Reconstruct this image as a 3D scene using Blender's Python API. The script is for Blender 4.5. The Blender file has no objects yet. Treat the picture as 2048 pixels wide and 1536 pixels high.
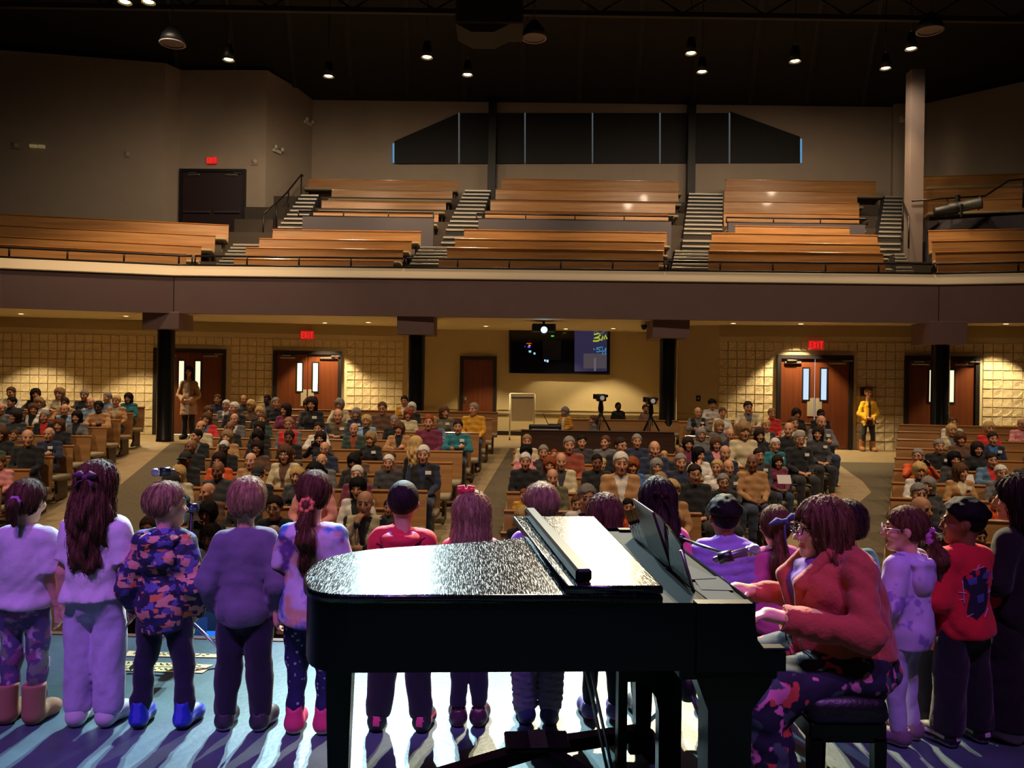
import bpy, math, random, zlib
import numpy as np
from mathutils import Vector, Matrix, Euler

# ------------------------------------------------------------------ camera, world, lights, exposure
F = 1600.0; CX, CY = 1024.0, 768.0; CAMZ = 1.75; ROLL = math.radians(0.85)
scn = bpy.context.scene
col = scn.collection
cam_d = bpy.data.cameras.new('camera'); cam = bpy.data.objects.new('camera', cam_d); col.objects.link(cam)
cam_d.sensor_width = 36.0; cam_d.sensor_fit = 'HORIZONTAL'; cam_d.lens = F / 2048 * 36
cam_d.clip_start = 0.05; cam_d.clip_end = 200
cam.matrix_world = Matrix.Translation((0, 0, CAMZ)) @ Matrix.Rotation(math.radians(90), 4, 'X') @ Matrix.Rotation(ROLL, 4, 'Z')
scn.camera = cam
vs = scn.view_settings
scn.display_settings.display_device = 'sRGB'
vs.view_transform = 'Standard'; vs.look = 'None'; vs.gamma = 1.0; vs.use_curve_mapping = False
vs.exposure = 0.0
world = bpy.data.worlds.new('world'); scn.world = world; world.use_nodes = True
world.node_tree.nodes['Background'].inputs[0].default_value = (0.9, 0.75, 0.8, 1)
world.node_tree.nodes['Background'].inputs[1].default_value = 0.004

def spot(name, loc, target, power, color, angle=60, blend=0.6, radius=0.12):
    l = bpy.data.lights.new(name, 'SPOT'); o = bpy.data.objects.new(name, l); col.objects.link(o)
    l.energy = power; l.color = color; l.spot_size = math.radians(angle); l.spot_blend = blend; l.shadow_soft_size = radius
    o.location = loc
    o.rotation_euler = (Vector(target) - Vector(loc)).to_track_quat('-Z', 'Y').to_euler()
    return o

COOL = (0.60, 0.92, 1.0); WARM = (1.0, 0.79, 0.42); VIOLET = (0.38, 0.17, 1.0); MAGENTA = (1.0, 0.28, 0.62); HOUSE = (1.0, 0.77, 0.53); DOWN = (1.0, 0.79, 0.44)
# front-of-house stage lights hung over the seats
spot('stage_light_cool', (-2.75, 15.5, 9.6), (-1.7, 3.5, 0.2), 11000, COOL, 24, 0.5, 0.07)
spot('stage_light_cool', (-2.1, 15.5, 9.6), (-0.4, 3.1, 0.2), 16000, (0.66, 0.95, 1.0), 18, 0.6, 0.07)
spot('stage_light_warm', (1.85, 15.5, 9.6), (0.5, 3.3, 0.2), 13000, (1.0, 0.90, 0.66), 20, 0.7, 0.07)
spot('stage_light_warm', (2.45, 15.5, 9.6), (2.0, 3.5, 0.3), 12000, WARM, 24, 0.6, 0.07)
# violet back lights over the rear of the stage, behind the photographer
for _x, _p, _c in ((-3.3, 620, VIOLET), (-1.9, 620, VIOLET), (-0.5, 560, VIOLET), (0.9, 500, VIOLET), (2.3, 330, VIOLET), (-2.4, 230, MAGENTA), (0.0, 200, MAGENTA), (2.4, 220, MAGENTA)):
    spot('stage_back_light', (_x, -0.4, 7.4), (_x * 0.85, 3.85, 0.4), _p * 1.55, _c, 25, 0.6, 0.08)
# house lights high over the seats, and added fill nearer the stage (above the frame)
for _x in (-9.5, -5.5, -1.8, 1.8, 5.5, 9.5):
    spot('house_and_fill_light', (_x, 14.5, 10.3), (_x * 0.95, 15.0, 0), 480, HOUSE, 95, 0.8, 0.15)
    spot('house_and_fill_light', (_x, 6.0, 10.6), (_x * 0.95, 12.0, -.3), 1650, HOUSE, 52, 0.8, 0.15)  # added fill from the stage side to brighten the faces

# ------------------------------------------------------------------ pixel helpers
def unroll(px, py):
    dx, dy = px - CX, py - CY; c, s = math.cos(ROLL), math.sin(ROLL)
    return dx * c + dy * s, -dx * s + dy * c
def P(px, py, d):
    u, v = unroll(px, py); return Vector((u / F * d, d, CAMZ - v / F * d))
def PZ(px, py, z):
    u, v = unroll(px, py); d = (CAMZ - z) * F / v; return Vector((u / F * d, d, z))

# ------------------------------------------------------------------ materials
MATS = {}
def _n(nt, t, **kw):
    n = nt.nodes.new(t)
    for k, v in kw.items():
        if k.startswith('i_'): n.inputs[k[2:].replace('_', ' ')].default_value = v
        else: setattr(n, k, v)
    return n
def lin(c):
    """sRGB 0-255 to linear"""
    r = []
    for v in c[:3]:
        v = v / 255.0
        r.append(v / 12.92 if v <= 0.04045 else ((v + 0.055) / 1.055) ** 2.4)
    return tuple(r)
def mat(name, c, rough=0.6, metal=0.0, vary=0.0, vscale=6.0, bump=0.0, bscale=40.0, stretch=(1, 1, 1), emit=None, estr=0.0, coat=0.0, spec=0.5, sheen=0.0, c2=None, trans=0.0, alpha=1.0):
    if name in MATS: return MATS[name]
    m = bpy.data.materials.new(name); m.use_nodes = True; MATS[name] = m
    nt = m.node_tree; b = nt.nodes['Principled BSDF']; L = nt.links.new
    c = lin(c)
    b.inputs['Base Color'].default_value = (*c, 1); b.inputs['Roughness'].default_value = rough
    b.inputs['Metallic'].default_value = metal; b.inputs['Coat Weight'].default_value = coat
    b.inputs['Specular IOR Level'].default_value = spec
    if coat: b.inputs['Coat Roughness'].default_value = 0.08
    if sheen: b.inputs['Sheen Weight'].default_value = sheen
    if trans: b.inputs['Transmission Weight'].default_value = trans
    if alpha < 1: b.inputs['Alpha'].default_value = alpha
    if emit is not None:
        b.inputs['Emission Color'].default_value = (*lin(emit), 1); b.inputs['Emission Strength'].default_value = estr
    if vary or bump or c2 is not None:
        tc = _n(nt, 'ShaderNodeTexCoord'); mp = _n(nt, 'ShaderNodeMapping'); mp.inputs['Scale'].default_value = stretch
        L(tc.outputs['Object'], mp.inputs['Vector'])
    if vary or c2 is not None:
        nz = _n(nt, 'ShaderNodeTexNoise', i_Scale=vscale, i_Detail=5.0, i_Roughness=0.6)
        L(mp.outputs[0], nz.inputs['Vector'])
        mx = _n(nt, 'ShaderNodeMix', data_type='RGBA')
        cc = lin(c2) if c2 is not None else tuple(v * (1 - vary) for v in c)
        mx.inputs[6].default_value = (*cc, 1); mx.inputs[7].default_value = (*tuple(min(1, v * (1 + vary)) for v in c), 1)
        rp = _n(nt, 'ShaderNodeMapRange'); rp.inputs[1].default_value = 0.35; rp.inputs[2].default_value = 0.65
        L(nz.outputs[0], rp.inputs[0]); L(rp.outputs[0], mx.inputs[0]); L(mx.outputs[2], b.inputs['Base Color'])
    if bump:
        nb = _n(nt, 'ShaderNodeTexNoise', i_Scale=bscale, i_Detail=4.0); L(mp.outputs[0], nb.inputs['Vector'])
        bp = _n(nt, 'ShaderNodeBump', i_Strength=bump, i_Distance=0.02); L(nb.outputs[0], bp.inputs['Height']); L(bp.outputs[0], b.inputs['Normal'])
    return m
def patterned(name, base, spots, scale=14.0, thr=(0.5, 0.55), rough=0.8, kind='noise', base2=None, stretch=(1, 1, 1)):
    """cloth with printed patches: SPOTS is a list of (colour, seed offset)"""
    if name in MATS: return MATS[name]
    m = bpy.data.materials.new(name); m.use_nodes = True; MATS[name] = m
    nt = m.node_tree; b = nt.nodes['Principled BSDF']; L = nt.links.new
    b.inputs['Roughness'].default_value = rough
    tc = _n(nt, 'ShaderNodeTexCoord')
    prev = None
    for i, (cc, off) in enumerate(spots):
        mp = _n(nt, 'ShaderNodeMapping'); mp.inputs['Location'].default_value = (off, off * 1.7, off * 0.6); mp.inputs['Scale'].default_value = stretch
        L(tc.outputs['Object'], mp.inputs['Vector'])
        if kind == 'noise':
            nz = _n(nt, 'ShaderNodeTexNoise', i_Scale=scale, i_Detail=2.5, i_Roughness=0.55); out = nz.outputs[0]; lo, hi = thr
        elif kind == 'patch':
            nz = _n(nt, 'ShaderNodeTexVoronoi', i_Scale=scale); nz.distance = 'CHEBYCHEV'
            sp = _n(nt, 'ShaderNodeSeparateColor'); L(nz.outputs['Color'], sp.inputs[0]); out = sp.outputs[i % 3]; lo, hi = thr
        else:
            nz = _n(nt, 'ShaderNodeTexVoronoi', i_Scale=scale); out = nz.outputs['Distance']; lo, hi = thr[1], thr[0]
        L(mp.outputs[0], nz.inputs['Vector'])
        rp = _n(nt, 'ShaderNodeMapRange'); rp.inputs[1].default_value = lo; rp.inputs[2].default_value = hi
        if kind == 'dots': rp.inputs[1].default_value = thr[0]; rp.inputs[2].default_value = thr[1]; rp.inputs[3].default_value = 1; rp.inputs[4].default_value = 0
        L(out, rp.inputs[0])
        mx = _n(nt, 'ShaderNodeMix', data_type='RGBA'); mx.inputs[7].default_value = (*lin(cc), 1)
        if prev is None: mx.inputs[6].default_value = (*lin(base), 1)
        else: L(prev, mx.inputs[6])
        L(rp.outputs[0], mx.inputs[0]); prev = mx.outputs[2]
    L(prev, b.inputs['Base Color'])
    return m
def wood(name, c1, c2, rough=0.35, axis=0, scale=2.0, coat=0.15):
    if name in MATS: return MATS[name]
    st = [1.0, 1.0, 1.0]; st = [9.0 if i != axis else 0.5 for i in range(3)]
    m = mat(name, c1, rough, c2=c2, vscale=scale, stretch=tuple(st), bump=0.05, bscale=scale * 5, coat=coat)
    return m
def emitter(name, c, strength):
    if name in MATS: return MATS[name]
    m = bpy.data.materials.new(name); m.use_nodes = True; MATS[name] = m
    nt = m.node_tree; nt.nodes.remove(nt.nodes['Principled BSDF'])
    e = _n(nt, 'ShaderNodeEmission'); e.inputs[0].default_value = (*lin(c), 1); e.inputs[1].default_value = strength
    nt.links.new(e.outputs[0], nt.nodes['Material Output'].inputs[0])
    return m

# ------------------------------------------------------------------ mesh building
class G:
    """collects polygons; build() links them as ONE mesh object"""
    def __init__(s): s.v = []; s.f = []; s.mi = []; s.sm = []
    def add(s, vs, fs, mi=0, smooth=False):
        o = len(s.v); s.v += [tuple(v) for v in vs]; s.f += [tuple(i + o for i in f) for f in fs]; s.mi += [mi] * len(fs); s.sm += [smooth] * len(fs); return s
    def box(s, lo, hi, mi=0, M=None):
        x0, y0, z0 = lo; x1, y1, z1 = hi
        vs = [Vector(p) for p in ((x0, y0, z0), (x1, y0, z0), (x1, y1, z0), (x0, y1, z0), (x0, y0, z1), (x1, y0, z1), (x1, y1, z1), (x0, y1, z1))]
        if M is not None: vs = [M @ v for v in vs]
        return s.add(vs, [(0, 3, 2, 1), (4, 5, 6, 7), (0, 1, 5, 4), (1, 2, 6, 5), (2, 3, 7, 6), (3, 0, 4, 7)], mi)
    def bbox(s, lo, hi, b=0.01, mi=0, M=None):
        """box with chamfered vertical-plane edges (all 12 edges)"""
        (x0, y0, z0), (x1, y1, z1) = lo, hi
        b = min(b, (x1 - x0) * .45, (y1 - y0) * .45, (z1 - z0) * .45)
        vs = []; idx = {}
        for sx in (0, 1):
            for sy in (0, 1):
                for sz in (0, 1):
                    for ax in range(3):
                        p = [x1 if sx else x0, y1 if sy else y0, z1 if sz else z0]
                        for k, sg in enumerate((sx, sy, sz)):
                            if k != ax: p[k] += -b if sg else b
                        idx[(sx, sy, sz, ax)] = len(vs); vs.append(Vector(p))
        if M is not None: vs = [M @ v for v in vs]
        fs = []
        I = idx
        def q(*k): fs.append(tuple(I[x] for x in k))
        for sg in (0, 1):
            a = [(sg, 0, 0, 0), (sg, 1, 0, 0), (sg, 1, 1, 0), (sg, 0, 1, 0)]; q(*(a if sg else a[::-1]))
            a = [(0, sg, 0, 1), (0, sg, 1, 1), (1, sg, 1, 1), (1, sg, 0, 1)]; q(*(a if sg else a[::-1]))
            a = [(0, 0, sg, 2), (1, 0, sg, 2), (1, 1, sg, 2), (0, 1, sg, 2)]; q(*(a if sg else a[::-1]))
        for p in (0, 1):
            for r in (0, 1):
                a = [(p, r, 0, 0), (p, r, 0, 1), (p, r, 1, 1), (p, r, 1, 0)]; q(*(a if p == r else a[::-1]))
                a = [(p, 0, r, 0), (p, 1, r, 0), (p, 1, r, 2), (p, 0, r, 2)]; q(*(a if p == r else a[::-1]))
                a = [(0, p, r, 1), (0, p, r, 2), (1, p, r, 2), (1, p, r, 1)]; q(*(a if p == r else a[::-1]))
        for sx in (0, 1):
            for sy in (0, 1):
                for sz in (0, 1):
                    a = [(sx, sy, sz, 0), (sx, sy, sz, 1), (sx, sy, sz, 2)]; q(*(a if (sx + sy + sz) % 2 else a[::-1]))
        return s.add(vs, fs, mi)
    def prism(s, poly, z0, z1, mi=0, M=None, axis='z'):
        n = len(poly)
        def pt(p, h):
            v = Vector((p[0], p[1], h)) if axis == 'z' else (Vector((p[0], h, p[1])) if axis == 'y' else Vector((h, p[0], p[1])))
            return M @ v if M is not None else v
        vs = [pt(p, z0) for p in poly] + [pt(p, z1) for p in poly]
        fs = [tuple(range(n))[::-1], tuple(range(n, 2 * n))] + [(i, (i + 1) % n, n + (i + 1) % n, n + i) for i in range(n)]
        return s.add(vs, fs, mi)
    def tube(s, pts, r, n=8, mi=0, cap=True, smooth=True, ry=None):
        pts = [Vector(p) for p in pts]; m = len(pts)
        rs = r if isinstance(r, (list, tuple)) else [r] * m
        vs = []; up0 = None
        for i, p in enumerate(pts):
            t = (pts[min(i + 1, m - 1)] - pts[max(i - 1, 0)]).normalized()
            if up0 is None: up0 = Vector((0, 0, 1)) if abs(t.z) < 0.9 else Vector((1, 0, 0))
            a = t.cross(up0).normalized(); b = a.cross(t).normalized(); up0 = b
            for k in range(n):
                an = 2 * math.pi * k / n; vs.append(p + a * (math.cos(an) * rs[i]) + b * (math.sin(an) * (ry[i] if ry else rs[i])))
        fs = [(i * n + k, i * n + (k + 1) % n, (i + 1) * n + (k + 1) % n, (i + 1) * n + k) for i in range(m - 1) for k in range(n)]
        s.add(vs, fs, mi, smooth)
        if cap:
            o = len(s.v) - len(vs)
            s.f += [tuple(o + k for k in range(n))[::-1], tuple(o + (m - 1) * n + k for k in range(n))]; s.mi += [mi, mi]; s.sm += [False, False]
        return s
    def lathe(s, prof, n=16, c=(0, 0, 0), mi=0, smooth=True, M=None):
        c = Vector(c); vs = []
        for (r, z) in prof:
            for k in range(n):
                an = 2 * math.pi * k / n; v = Vector((math.cos(an) * r, math.sin(an) * r, z))
                vs.append((M @ v if M is not None else v) + c)
        m = len(prof)
        fs = [(i * n + k, i * n + (k + 1) % n, (i + 1) * n + (k + 1) % n, (i + 1) * n + k) for i in range(m - 1) for k in range(n)]
        return s.add(vs, fs, mi, smooth)
    def mesh(s, name, mats):
        me = bpy.data.meshes.new(name); me.from_pydata(s.v, [], s.f)
        for m in (mats if isinstance(mats, (list, tuple)) else [mats]): me.materials.append(m)
        me.polygons.foreach_set('material_index', s.mi); me.polygons.foreach_set('use_smooth', s.sm); me.update()
        return me
    def build(s, name, mats, parent=None, **tags):
        return link(name, s.mesh(name, mats), parent, **tags)
def link(name, data, parent=None, loc=None, rot=None, **tags):
    o = bpy.data.objects.new(name, data); col.objects.link(o)
    if parent is not None: o.parent = parent
    if loc is not None: o.location = loc
    if rot is not None: o.rotation_euler = rot
    for k, v in tags.items():
        if v is not None: o[k] = v
    return o
def thing(name, label, cat, loc=(0, 0, 0), rotz=0.0, group=None):
    return link(name, None, None, loc, (0, 0, rotz), label=label, category=cat, group=group)
def structure(g, name, mats, **kw): return g.build(name, mats, None, kind='structure', **kw)
ORD = ['first', 'second', 'third', 'fourth', 'fifth', 'sixth', 'seventh', 'eighth', 'ninth', 'tenth', 'eleventh', 'twelfth', 'thirteenth', 'fourteenth', 'fifteenth', 'sixteenth', 'seventeenth', 'eighteenth', 'nineteenth', 'twentieth']

# ------------------------------------------------------------------ smooth solids: signed distance fields meshed as one continuous surface
def smin(a, b, k):
    h = np.clip(0.5 + 0.5 * (b - a) / k, 0, 1); return b + (a - b) * h - k * h * (1 - h)
def smax(a, b, k): return -smin(-a, -b, k)
class Field:
    """points to evaluate (kept as separable coordinates); prims return distance arrays"""
    def __init__(s, xs=None, ys=None, zs=None):
        if xs is not None:
            s.xs, s.ys, s.zs = xs, ys, zs; f = np.float32
            s.x, s.y, s.z = np.asarray(xs, f)[:, None, None], np.asarray(ys, f)[None, :, None], np.asarray(zs, f)[None, None, :]
    @staticmethod
    def of(x, y, z, src): q = Field(); q.x, q.y, q.z = x, y, z; q.xs, q.ys, q.zs = src.xs, src.ys, src.zs; return q
    def scaled(s, k): k = np.float32(k); return Field.of(s.x / k, s.y / k, s.z / k, s)
    def sub(s, R, t):
        """same points in a local frame: R rotates local to world, t is its origin"""
        dx, dy, dz = s.x - np.float32(t[0]), s.y - np.float32(t[1]), s.z - np.float32(t[2])
        c = [dx * np.float32(R[0][k]) + dy * np.float32(R[1][k]) + dz * np.float32(R[2][k]) for k in range(3)]
        return Field.of(*c, s)
    def dot(s, o, n): return (s.x - np.float32(o[0])) * np.float32(n[0]) + (s.y - np.float32(o[1])) * np.float32(n[1]) + (s.z - np.float32(o[2])) * np.float32(n[2])
    def ell(s, c, r):
        f = np.float32; ax, ay, az = [((g - f(cc)) / f(rr)) ** 2 for g, cc, rr in zip((s.x, s.y, s.z), c, r)]
        k0 = np.sqrt(ax + ay + az); k1 = np.sqrt(ax / f(r[0] ** 2) + ay / f(r[1] ** 2) + az / f(r[2] ** 2)) + f(1e-6)
        return k0 * (k0 - 1) / k1
    def sph(s, c, r): f = np.float32; return np.sqrt((s.x - f(c[0])) ** 2 + (s.y - f(c[1])) ** 2 + (s.z - f(c[2])) ** 2) - f(r)
    def cap(s, a, b, ra, rb, sq=(1, 1, 1)):
        f = np.float32; X, Y, Z = s.x * f(sq[0]) - f(a[0] * sq[0]), s.y * f(sq[1]) - f(a[1] * sq[1]), s.z * f(sq[2]) - f(a[2] * sq[2])
        bx, by, bz = [(q - p) * k for p, q, k in zip(a, b, sq)]; n = max(1e-9, bx * bx + by * by + bz * bz)
        h = np.clip(X * f(bx / n) + Y * f(by / n) + Z * f(bz / n), 0, 1)
        return np.sqrt((X - h * f(bx)) ** 2 + (Y - h * f(by)) ** 2 + (Z - h * f(bz)) ** 2) - (f(ra) + f(rb - ra) * h)
    def rbox(s, c, h, r):
        f = np.float32; q = [np.abs(g - f(cc)) - f(hh - r) for g, cc, hh in zip((s.x, s.y, s.z), c, h)]
        o = np.sqrt(np.maximum(q[0], 0) ** 2 + np.maximum(q[1], 0) ** 2 + np.maximum(q[2], 0) ** 2)
        return o + np.minimum(np.maximum(np.maximum(q[0], q[1]), q[2]), 0) - f(r)
def nets(D, xs, ys, zs):
    """naive surface nets over a rectilinear grid -> verts, quads"""
    D = np.where(np.abs(D) < 1e-6, np.float32(1e-6), D.astype(np.float32))
    nx, ny, nz = D.shape; C = (nx - 1, ny - 1, nz - 1)
    Psum = np.zeros(C + (3,), np.float32); cnt = np.zeros(C, np.float32)
    ax = [xs, ys, zs]; quads = []
    base = [np.asarray(a, np.float32) for a in ax]
    edges = []
    for a in range(3):
        s0 = [slice(None)] * 3; s1 = [slice(None)] * 3; s0[a] = slice(0, -1); s1[a] = slice(1, None)
        d0, d1 = D[tuple(s0)], D[tuple(s1)]; m = (d0 < 0) != (d1 < 0)
        t = np.where(m, d0 / np.where(m, d0 - d1, 1), 0)
        co = np.zeros(m.shape + (3,), np.float32)
        for k in range(3):
            sh = [1, 1, 1]; sh[k] = -1
            if k == a: co[..., k] = base[k][:-1].reshape(sh) + t * np.diff(base[k]).reshape(sh)
            else: co[..., k] = base[k].reshape(sh)
        co *= m[..., None]
        o1, o2 = [k for k in range(3) if k != a]
        for i in (0, 1):
            for j in (0, 1):
                sl = [slice(None)] * 3
                sl[o1] = slice(i, D.shape[o1] - 1 + i); sl[o2] = slice(j, D.shape[o2] - 1 + j)
                Psum += co[tuple(sl)]; cnt += m[tuple(sl)]
        edges.append((m, d0 < 0, o1, o2, a))
    act = cnt > 0; ids = np.full(C, -1, np.int64); ids[act] = np.arange(int(act.sum()))
    V = Psum[act] / cnt[act][:, None]
    for m, neg, o1, o2, a in edges:
        mm = m.copy()
        for o in (o1, o2):
            sl = [slice(None)] * 3; sl[o] = 0; mm[tuple(sl)] = False; sl[o] = -1; mm[tuple(sl)] = False
        I = np.argwhere(mm); ng = neg[mm]
        def cell(da, db):
            J = I.copy(); J[:, o1] += da; J[:, o2] += db; return ids[J[:, 0], J[:, 1], J[:, 2]]
        q = np.stack([cell(-1, -1), cell(0, -1), cell(0, 0), cell(-1, 0)], 1)
        flip = ng if a != 1 else ~ng
        q[~flip] = q[~flip][:, ::-1]
        quads.append(q)
    return V, np.concatenate(quads)
def sdf_mesh(name, D, fld, mats, slot=None):
    V, Q = nets(D, fld.xs, fld.ys, fld.zs)
    me = bpy.data.meshes.new(name)
    me.vertices.add(len(V)); me.vertices.foreach_set('co', V.astype(np.float32).ravel())
    me.loops.add(len(Q) * 4); me.loops.foreach_set('vertex_index', Q.astype(np.int32).ravel())
    me.polygons.add(len(Q)); me.polygons.foreach_set('loop_start', np.arange(0, len(Q) * 4, 4, dtype=np.int32))
    for m in mats: me.materials.append(m)
    if slot is not None:
        cen = V[Q].mean(1); me.polygons.foreach_set('material_index', slot(cen).astype(np.int32))
    me.polygons.foreach_set('use_smooth', np.ones(len(Q), bool))
    me.update(calc_edges=True); me.validate()
    return me
def grid(lo, hi, step, fine=(), fstep=None):
    """coordinates from lo to hi, finer inside the intervals of FINE"""
    out = [lo]
    while out[-1] < hi:
        p = out[-1]; st = step
        for a, b in fine:
            if a - 1e-6 <= p < b: st = fstep
        out.append(p + st)
    return np.array(out, np.float32)
# ================================================================== ROOM
FZ_REAR = 0.30
def fz(d): return min(FZ_REAR, -1.68 + 0.11 * d)
m_stage = mat('stage_floor_paint', (74, 96, 102), 0.34, vary=0.22, vscale=3.0, bump=0.06, bscale=30, spec=0.5)
m_floor = mat('seating_floor', (150, 128, 92), 0.6, vary=0.1, vscale=5)
m_carpet = mat('aisle_carpet', (92, 80, 58), 0.95, vary=0.15, vscale=20, bump=0.3, bscale=180)
m_fascia = mat('mauve_wall_paint', (124, 99, 98), 0.85, vary=0.03, vscale=2)
m_cap = mat('lit_ledge_tone', (196, 178, 150), 0.7)  # lighter than the front: light on the slanted ledge put into its colour
m_soffit = mat('cream_soffit', (205, 188, 150), 0.85)
m_olive = mat('olive_wall_paint', (158, 140, 100), 0.85)
m_beige = mat('beige_wall_paint', (186, 168, 128), 0.8, vary=0.03, vscale=1.5)
m_upwall = mat('upper_wall_paint', (168, 152, 134), 0.88, vary=0.03, vscale=1.5)
m_block = mat('split_face_block', (208, 188, 150), 0.95, vary=0.10, vscale=14, bump=0.8, bscale=45)
m_mortar = mat('mortar', (200, 184, 148), 0.95)
m_black = mat('black_paint', (14, 13, 15), 0.5)
m_ceil = mat('black_ceiling', (30, 28, 27), 0.9)
m_joist = mat('black_joist', (46, 43, 40), 0.8)
m_rail = mat('dark_rail_metal', (34, 26, 24), 0.4, metal=0.3)
m_doorf = mat('dark_door_frame', (22, 17, 18), 0.45)
m_door = wood('door_veneer', (106, 54, 28), (90, 44, 23), 0.35, axis=2, scale=1.6)
m_steel = mat('brushed_steel', (170, 165, 155), 0.35, metal=0.9)
m_plate = mat('push_plate', (190, 180, 160), 0.45, metal=0.4)
m_glow = emitter('lit_corridor_glass', (255, 246, 205), 1.1)
m_glowb = emitter('daylit_glass', (205, 228, 255), 1.0)
m_exit = emitter('exit_red', (255, 26, 30), 1.6)
m_exit2 = mat('exit_sign_face', (205, 60, 60), 0.5, emit=(255, 60, 50), estr=0.25)
m_white = mat('white_plastic', (220, 214, 200), 0.5)
m_stepm = mat('stair_nosing_metal', (176, 170, 158), 0.4, metal=0.3)
m_riser = mat('stair_carpet', (44, 40, 40), 0.95)
m_tier = mat('balcony_carpet', (70, 60, 52), 0.95)

# --- stage
edge = [PZ(-700, 1250, 0), PZ(0, 1266, 0), PZ(540, 1283, 0), PZ(1100, 1300, 0), PZ(1500, 1340, 0), PZ(1830, 1389, 0), PZ(2048, 1425, 0), PZ(2500, 1520, 0)]
epoly = [(p.x, p.y) for p in edge]
g = G(); g.prism([(-9, -4)] + [(7, -4)] + epoly[::-1], -0.10, 0.0)
structure(g, 'floor', m_stage)
g = G()
for (a, b) in zip(epoly[:-1], epoly[1:]):
    t = Vector((b[0] - a[0], b[1] - a[1])).normalized(); n = Vector((-t.y, t.x)) * 0.055
    g.add([(a[0], a[1], 0.006), (b[0], b[1], 0.006), (b[0] + n.x, b[1] + n.y, 0.006), (a[0] + n.x, a[1] + n.y, 0.006),
           (a[0], a[1], -0.12), (b[0], b[1], -0.12), (b[0] + n.x, b[1] + n.y, -0.12), (a[0] + n.x, a[1] + n.y, -0.12)],
          [(0, 1, 2, 3), (3, 2, 6, 7), (0, 4, 5, 1), (4, 7, 6, 5)])
structure(g, 'trim_1', wood('stage_edge_wood', (128, 72, 44), (96, 50, 30), 0.4, axis=0))
g = G()
for (a, b) in zip(epoly[:-1], epoly[1:]):
    g.add([(a[0], a[1] + .03, -0.12), (b[0], b[1] + .03, -0.12), (b[0], b[1] + .03, -1.5), (a[0], a[1] + .03, -1.5)], [(0, 1, 2, 3)])
structure(g, 'wall_stage', m_black)

# --- seating floor and aisles
g = G()
def fl(x, d, dz=0.0): return (x, d, fz(d) + dz)
g.add([fl(-24, 3), fl(24, 3), fl(24, 18), fl(-24, 18)], [(0, 1, 2, 3)]); g.add([fl(-24, 18), fl(24, 18), (24, 30, FZ_REAR), (-24, 30, FZ_REAR)], [(0, 1, 2, 3)])
structure(g, 'floor_seating', m_floor)
def xl_left(d): return -8.2 + 0.2 * (18 - d)          # inner edge of the left-side block
def xl_lc(d): return min(-1.9, -6.5 + 0.31 * (17.0 - d))  # outer edge of the left-centre block
def xr_lc(d): return -0.33 - 0.11 * (17.5 - d)
def xl_rc(d): return 0.12 - 0.03 * (16 - d)
def xr_rc(d): return max(1.2, 5.9 - 0.72 * (14.6 - d)) if d < 14.6 else 5.9 + 0.1 * (d - 14.6)
def xl_right(d): return 2.75 + 0.5 * (d - 6.0)
g = G()
def strip(fa, fb, d0, d1, n=12):
    vs = []
    for i in range(n + 1):
        d = d0 + (d1 - d0) * i / n; vs += [fl(fa(d), d, .006), fl(fb(d), d, .006)]
    g.add(vs, [(2 * i, 2 * i + 1, 2 * i + 3, 2 * i + 2) for i in range(n)])
strip(lambda d: xl_left(d) + 0.55, lambda d: xl_lc(d) - 0.25, 5.8, 18)
structure(g, 'floor_aisle_1', m_carpet); g = G()
strip(lambda d: xr_lc(d) + 0.25, lambda d: xl_rc(d) - 0.1, 6.5, 18)
structure(g, 'floor_aisle_2', m_carpet); g = G()
strip(lambda d: xr_rc(d) + 0.75, lambda d: xl_right(d) - 0.1, 6.5, 17.0)
structure(g, 'floor_aisle_3', m_carpet)

# --- block walls under the balcony
def wallseg(name, a, b, z0, z1, m, th=0.15, **kw):
    a, b = Vector(a[:2]), Vector(b[:2]); t = (b - a).normalized(); n = Vector((-t.y, t.x)) * th
    g = G(); g.add([(a.x, a.y, z0), (b.x, b.y, z0), (b.x, b.y, z1), (a.x, a.y, z1), (a.x + n.x, a.y + n.y, z0), (b.x + n.x, b.y + n.y, z0), (b.x + n.x, b.y + n.y, z1), (a.x + n.x, a.y + n.y, z1)],
                   [(0, 1, 2, 3), (5, 4, 7, 6), (4, 0, 3, 7), (1, 5, 6, 2), (3, 2, 6, 7)])
    return structure(g, name, m, **kw)
def at(px, d): return (unroll(px, 768)[0] / F * d, d)
rng = random.Random(5)
BLK = []
for k in range(5):
    g = G(); w = 0.1015; N = 4; vs = []
    for j in range(N + 1):
        for i in range(N + 1):
            e = i in (0, N) or j in (0, N); cc = (-w, -w + .007, 0, w - .007, w)
            vs.append((cc[i] + (rng.uniform(-.04, .04) if i == 2 else 0), 0.0 if e else -0.010 - rng.random() * 0.016, cc[j] + (rng.uniform(-.04, .04) if j == 2 else 0)))
    g.add(vs, [(j * (N + 1) + i, j * (N + 1) + i + 1, (j + 1) * (N + 1) + i + 1, (j + 1) * (N + 1) + i) for j in range(N) for i in range(N)])
    g.add([(-w, 0, -w), (w, 0, -w), (w, 0, w), (-w, 0, w), (-w, .03, -w), (w, .03, -w), (w, .03, w), (-w, .03, w)], [(0, 4, 5, 1), (1, 5, 6, 2), (2, 6, 7, 3), (3, 7, 4, 0)])
    BLK.append(g.mesh('block', m_block))
ZB1 = 3.0
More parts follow.
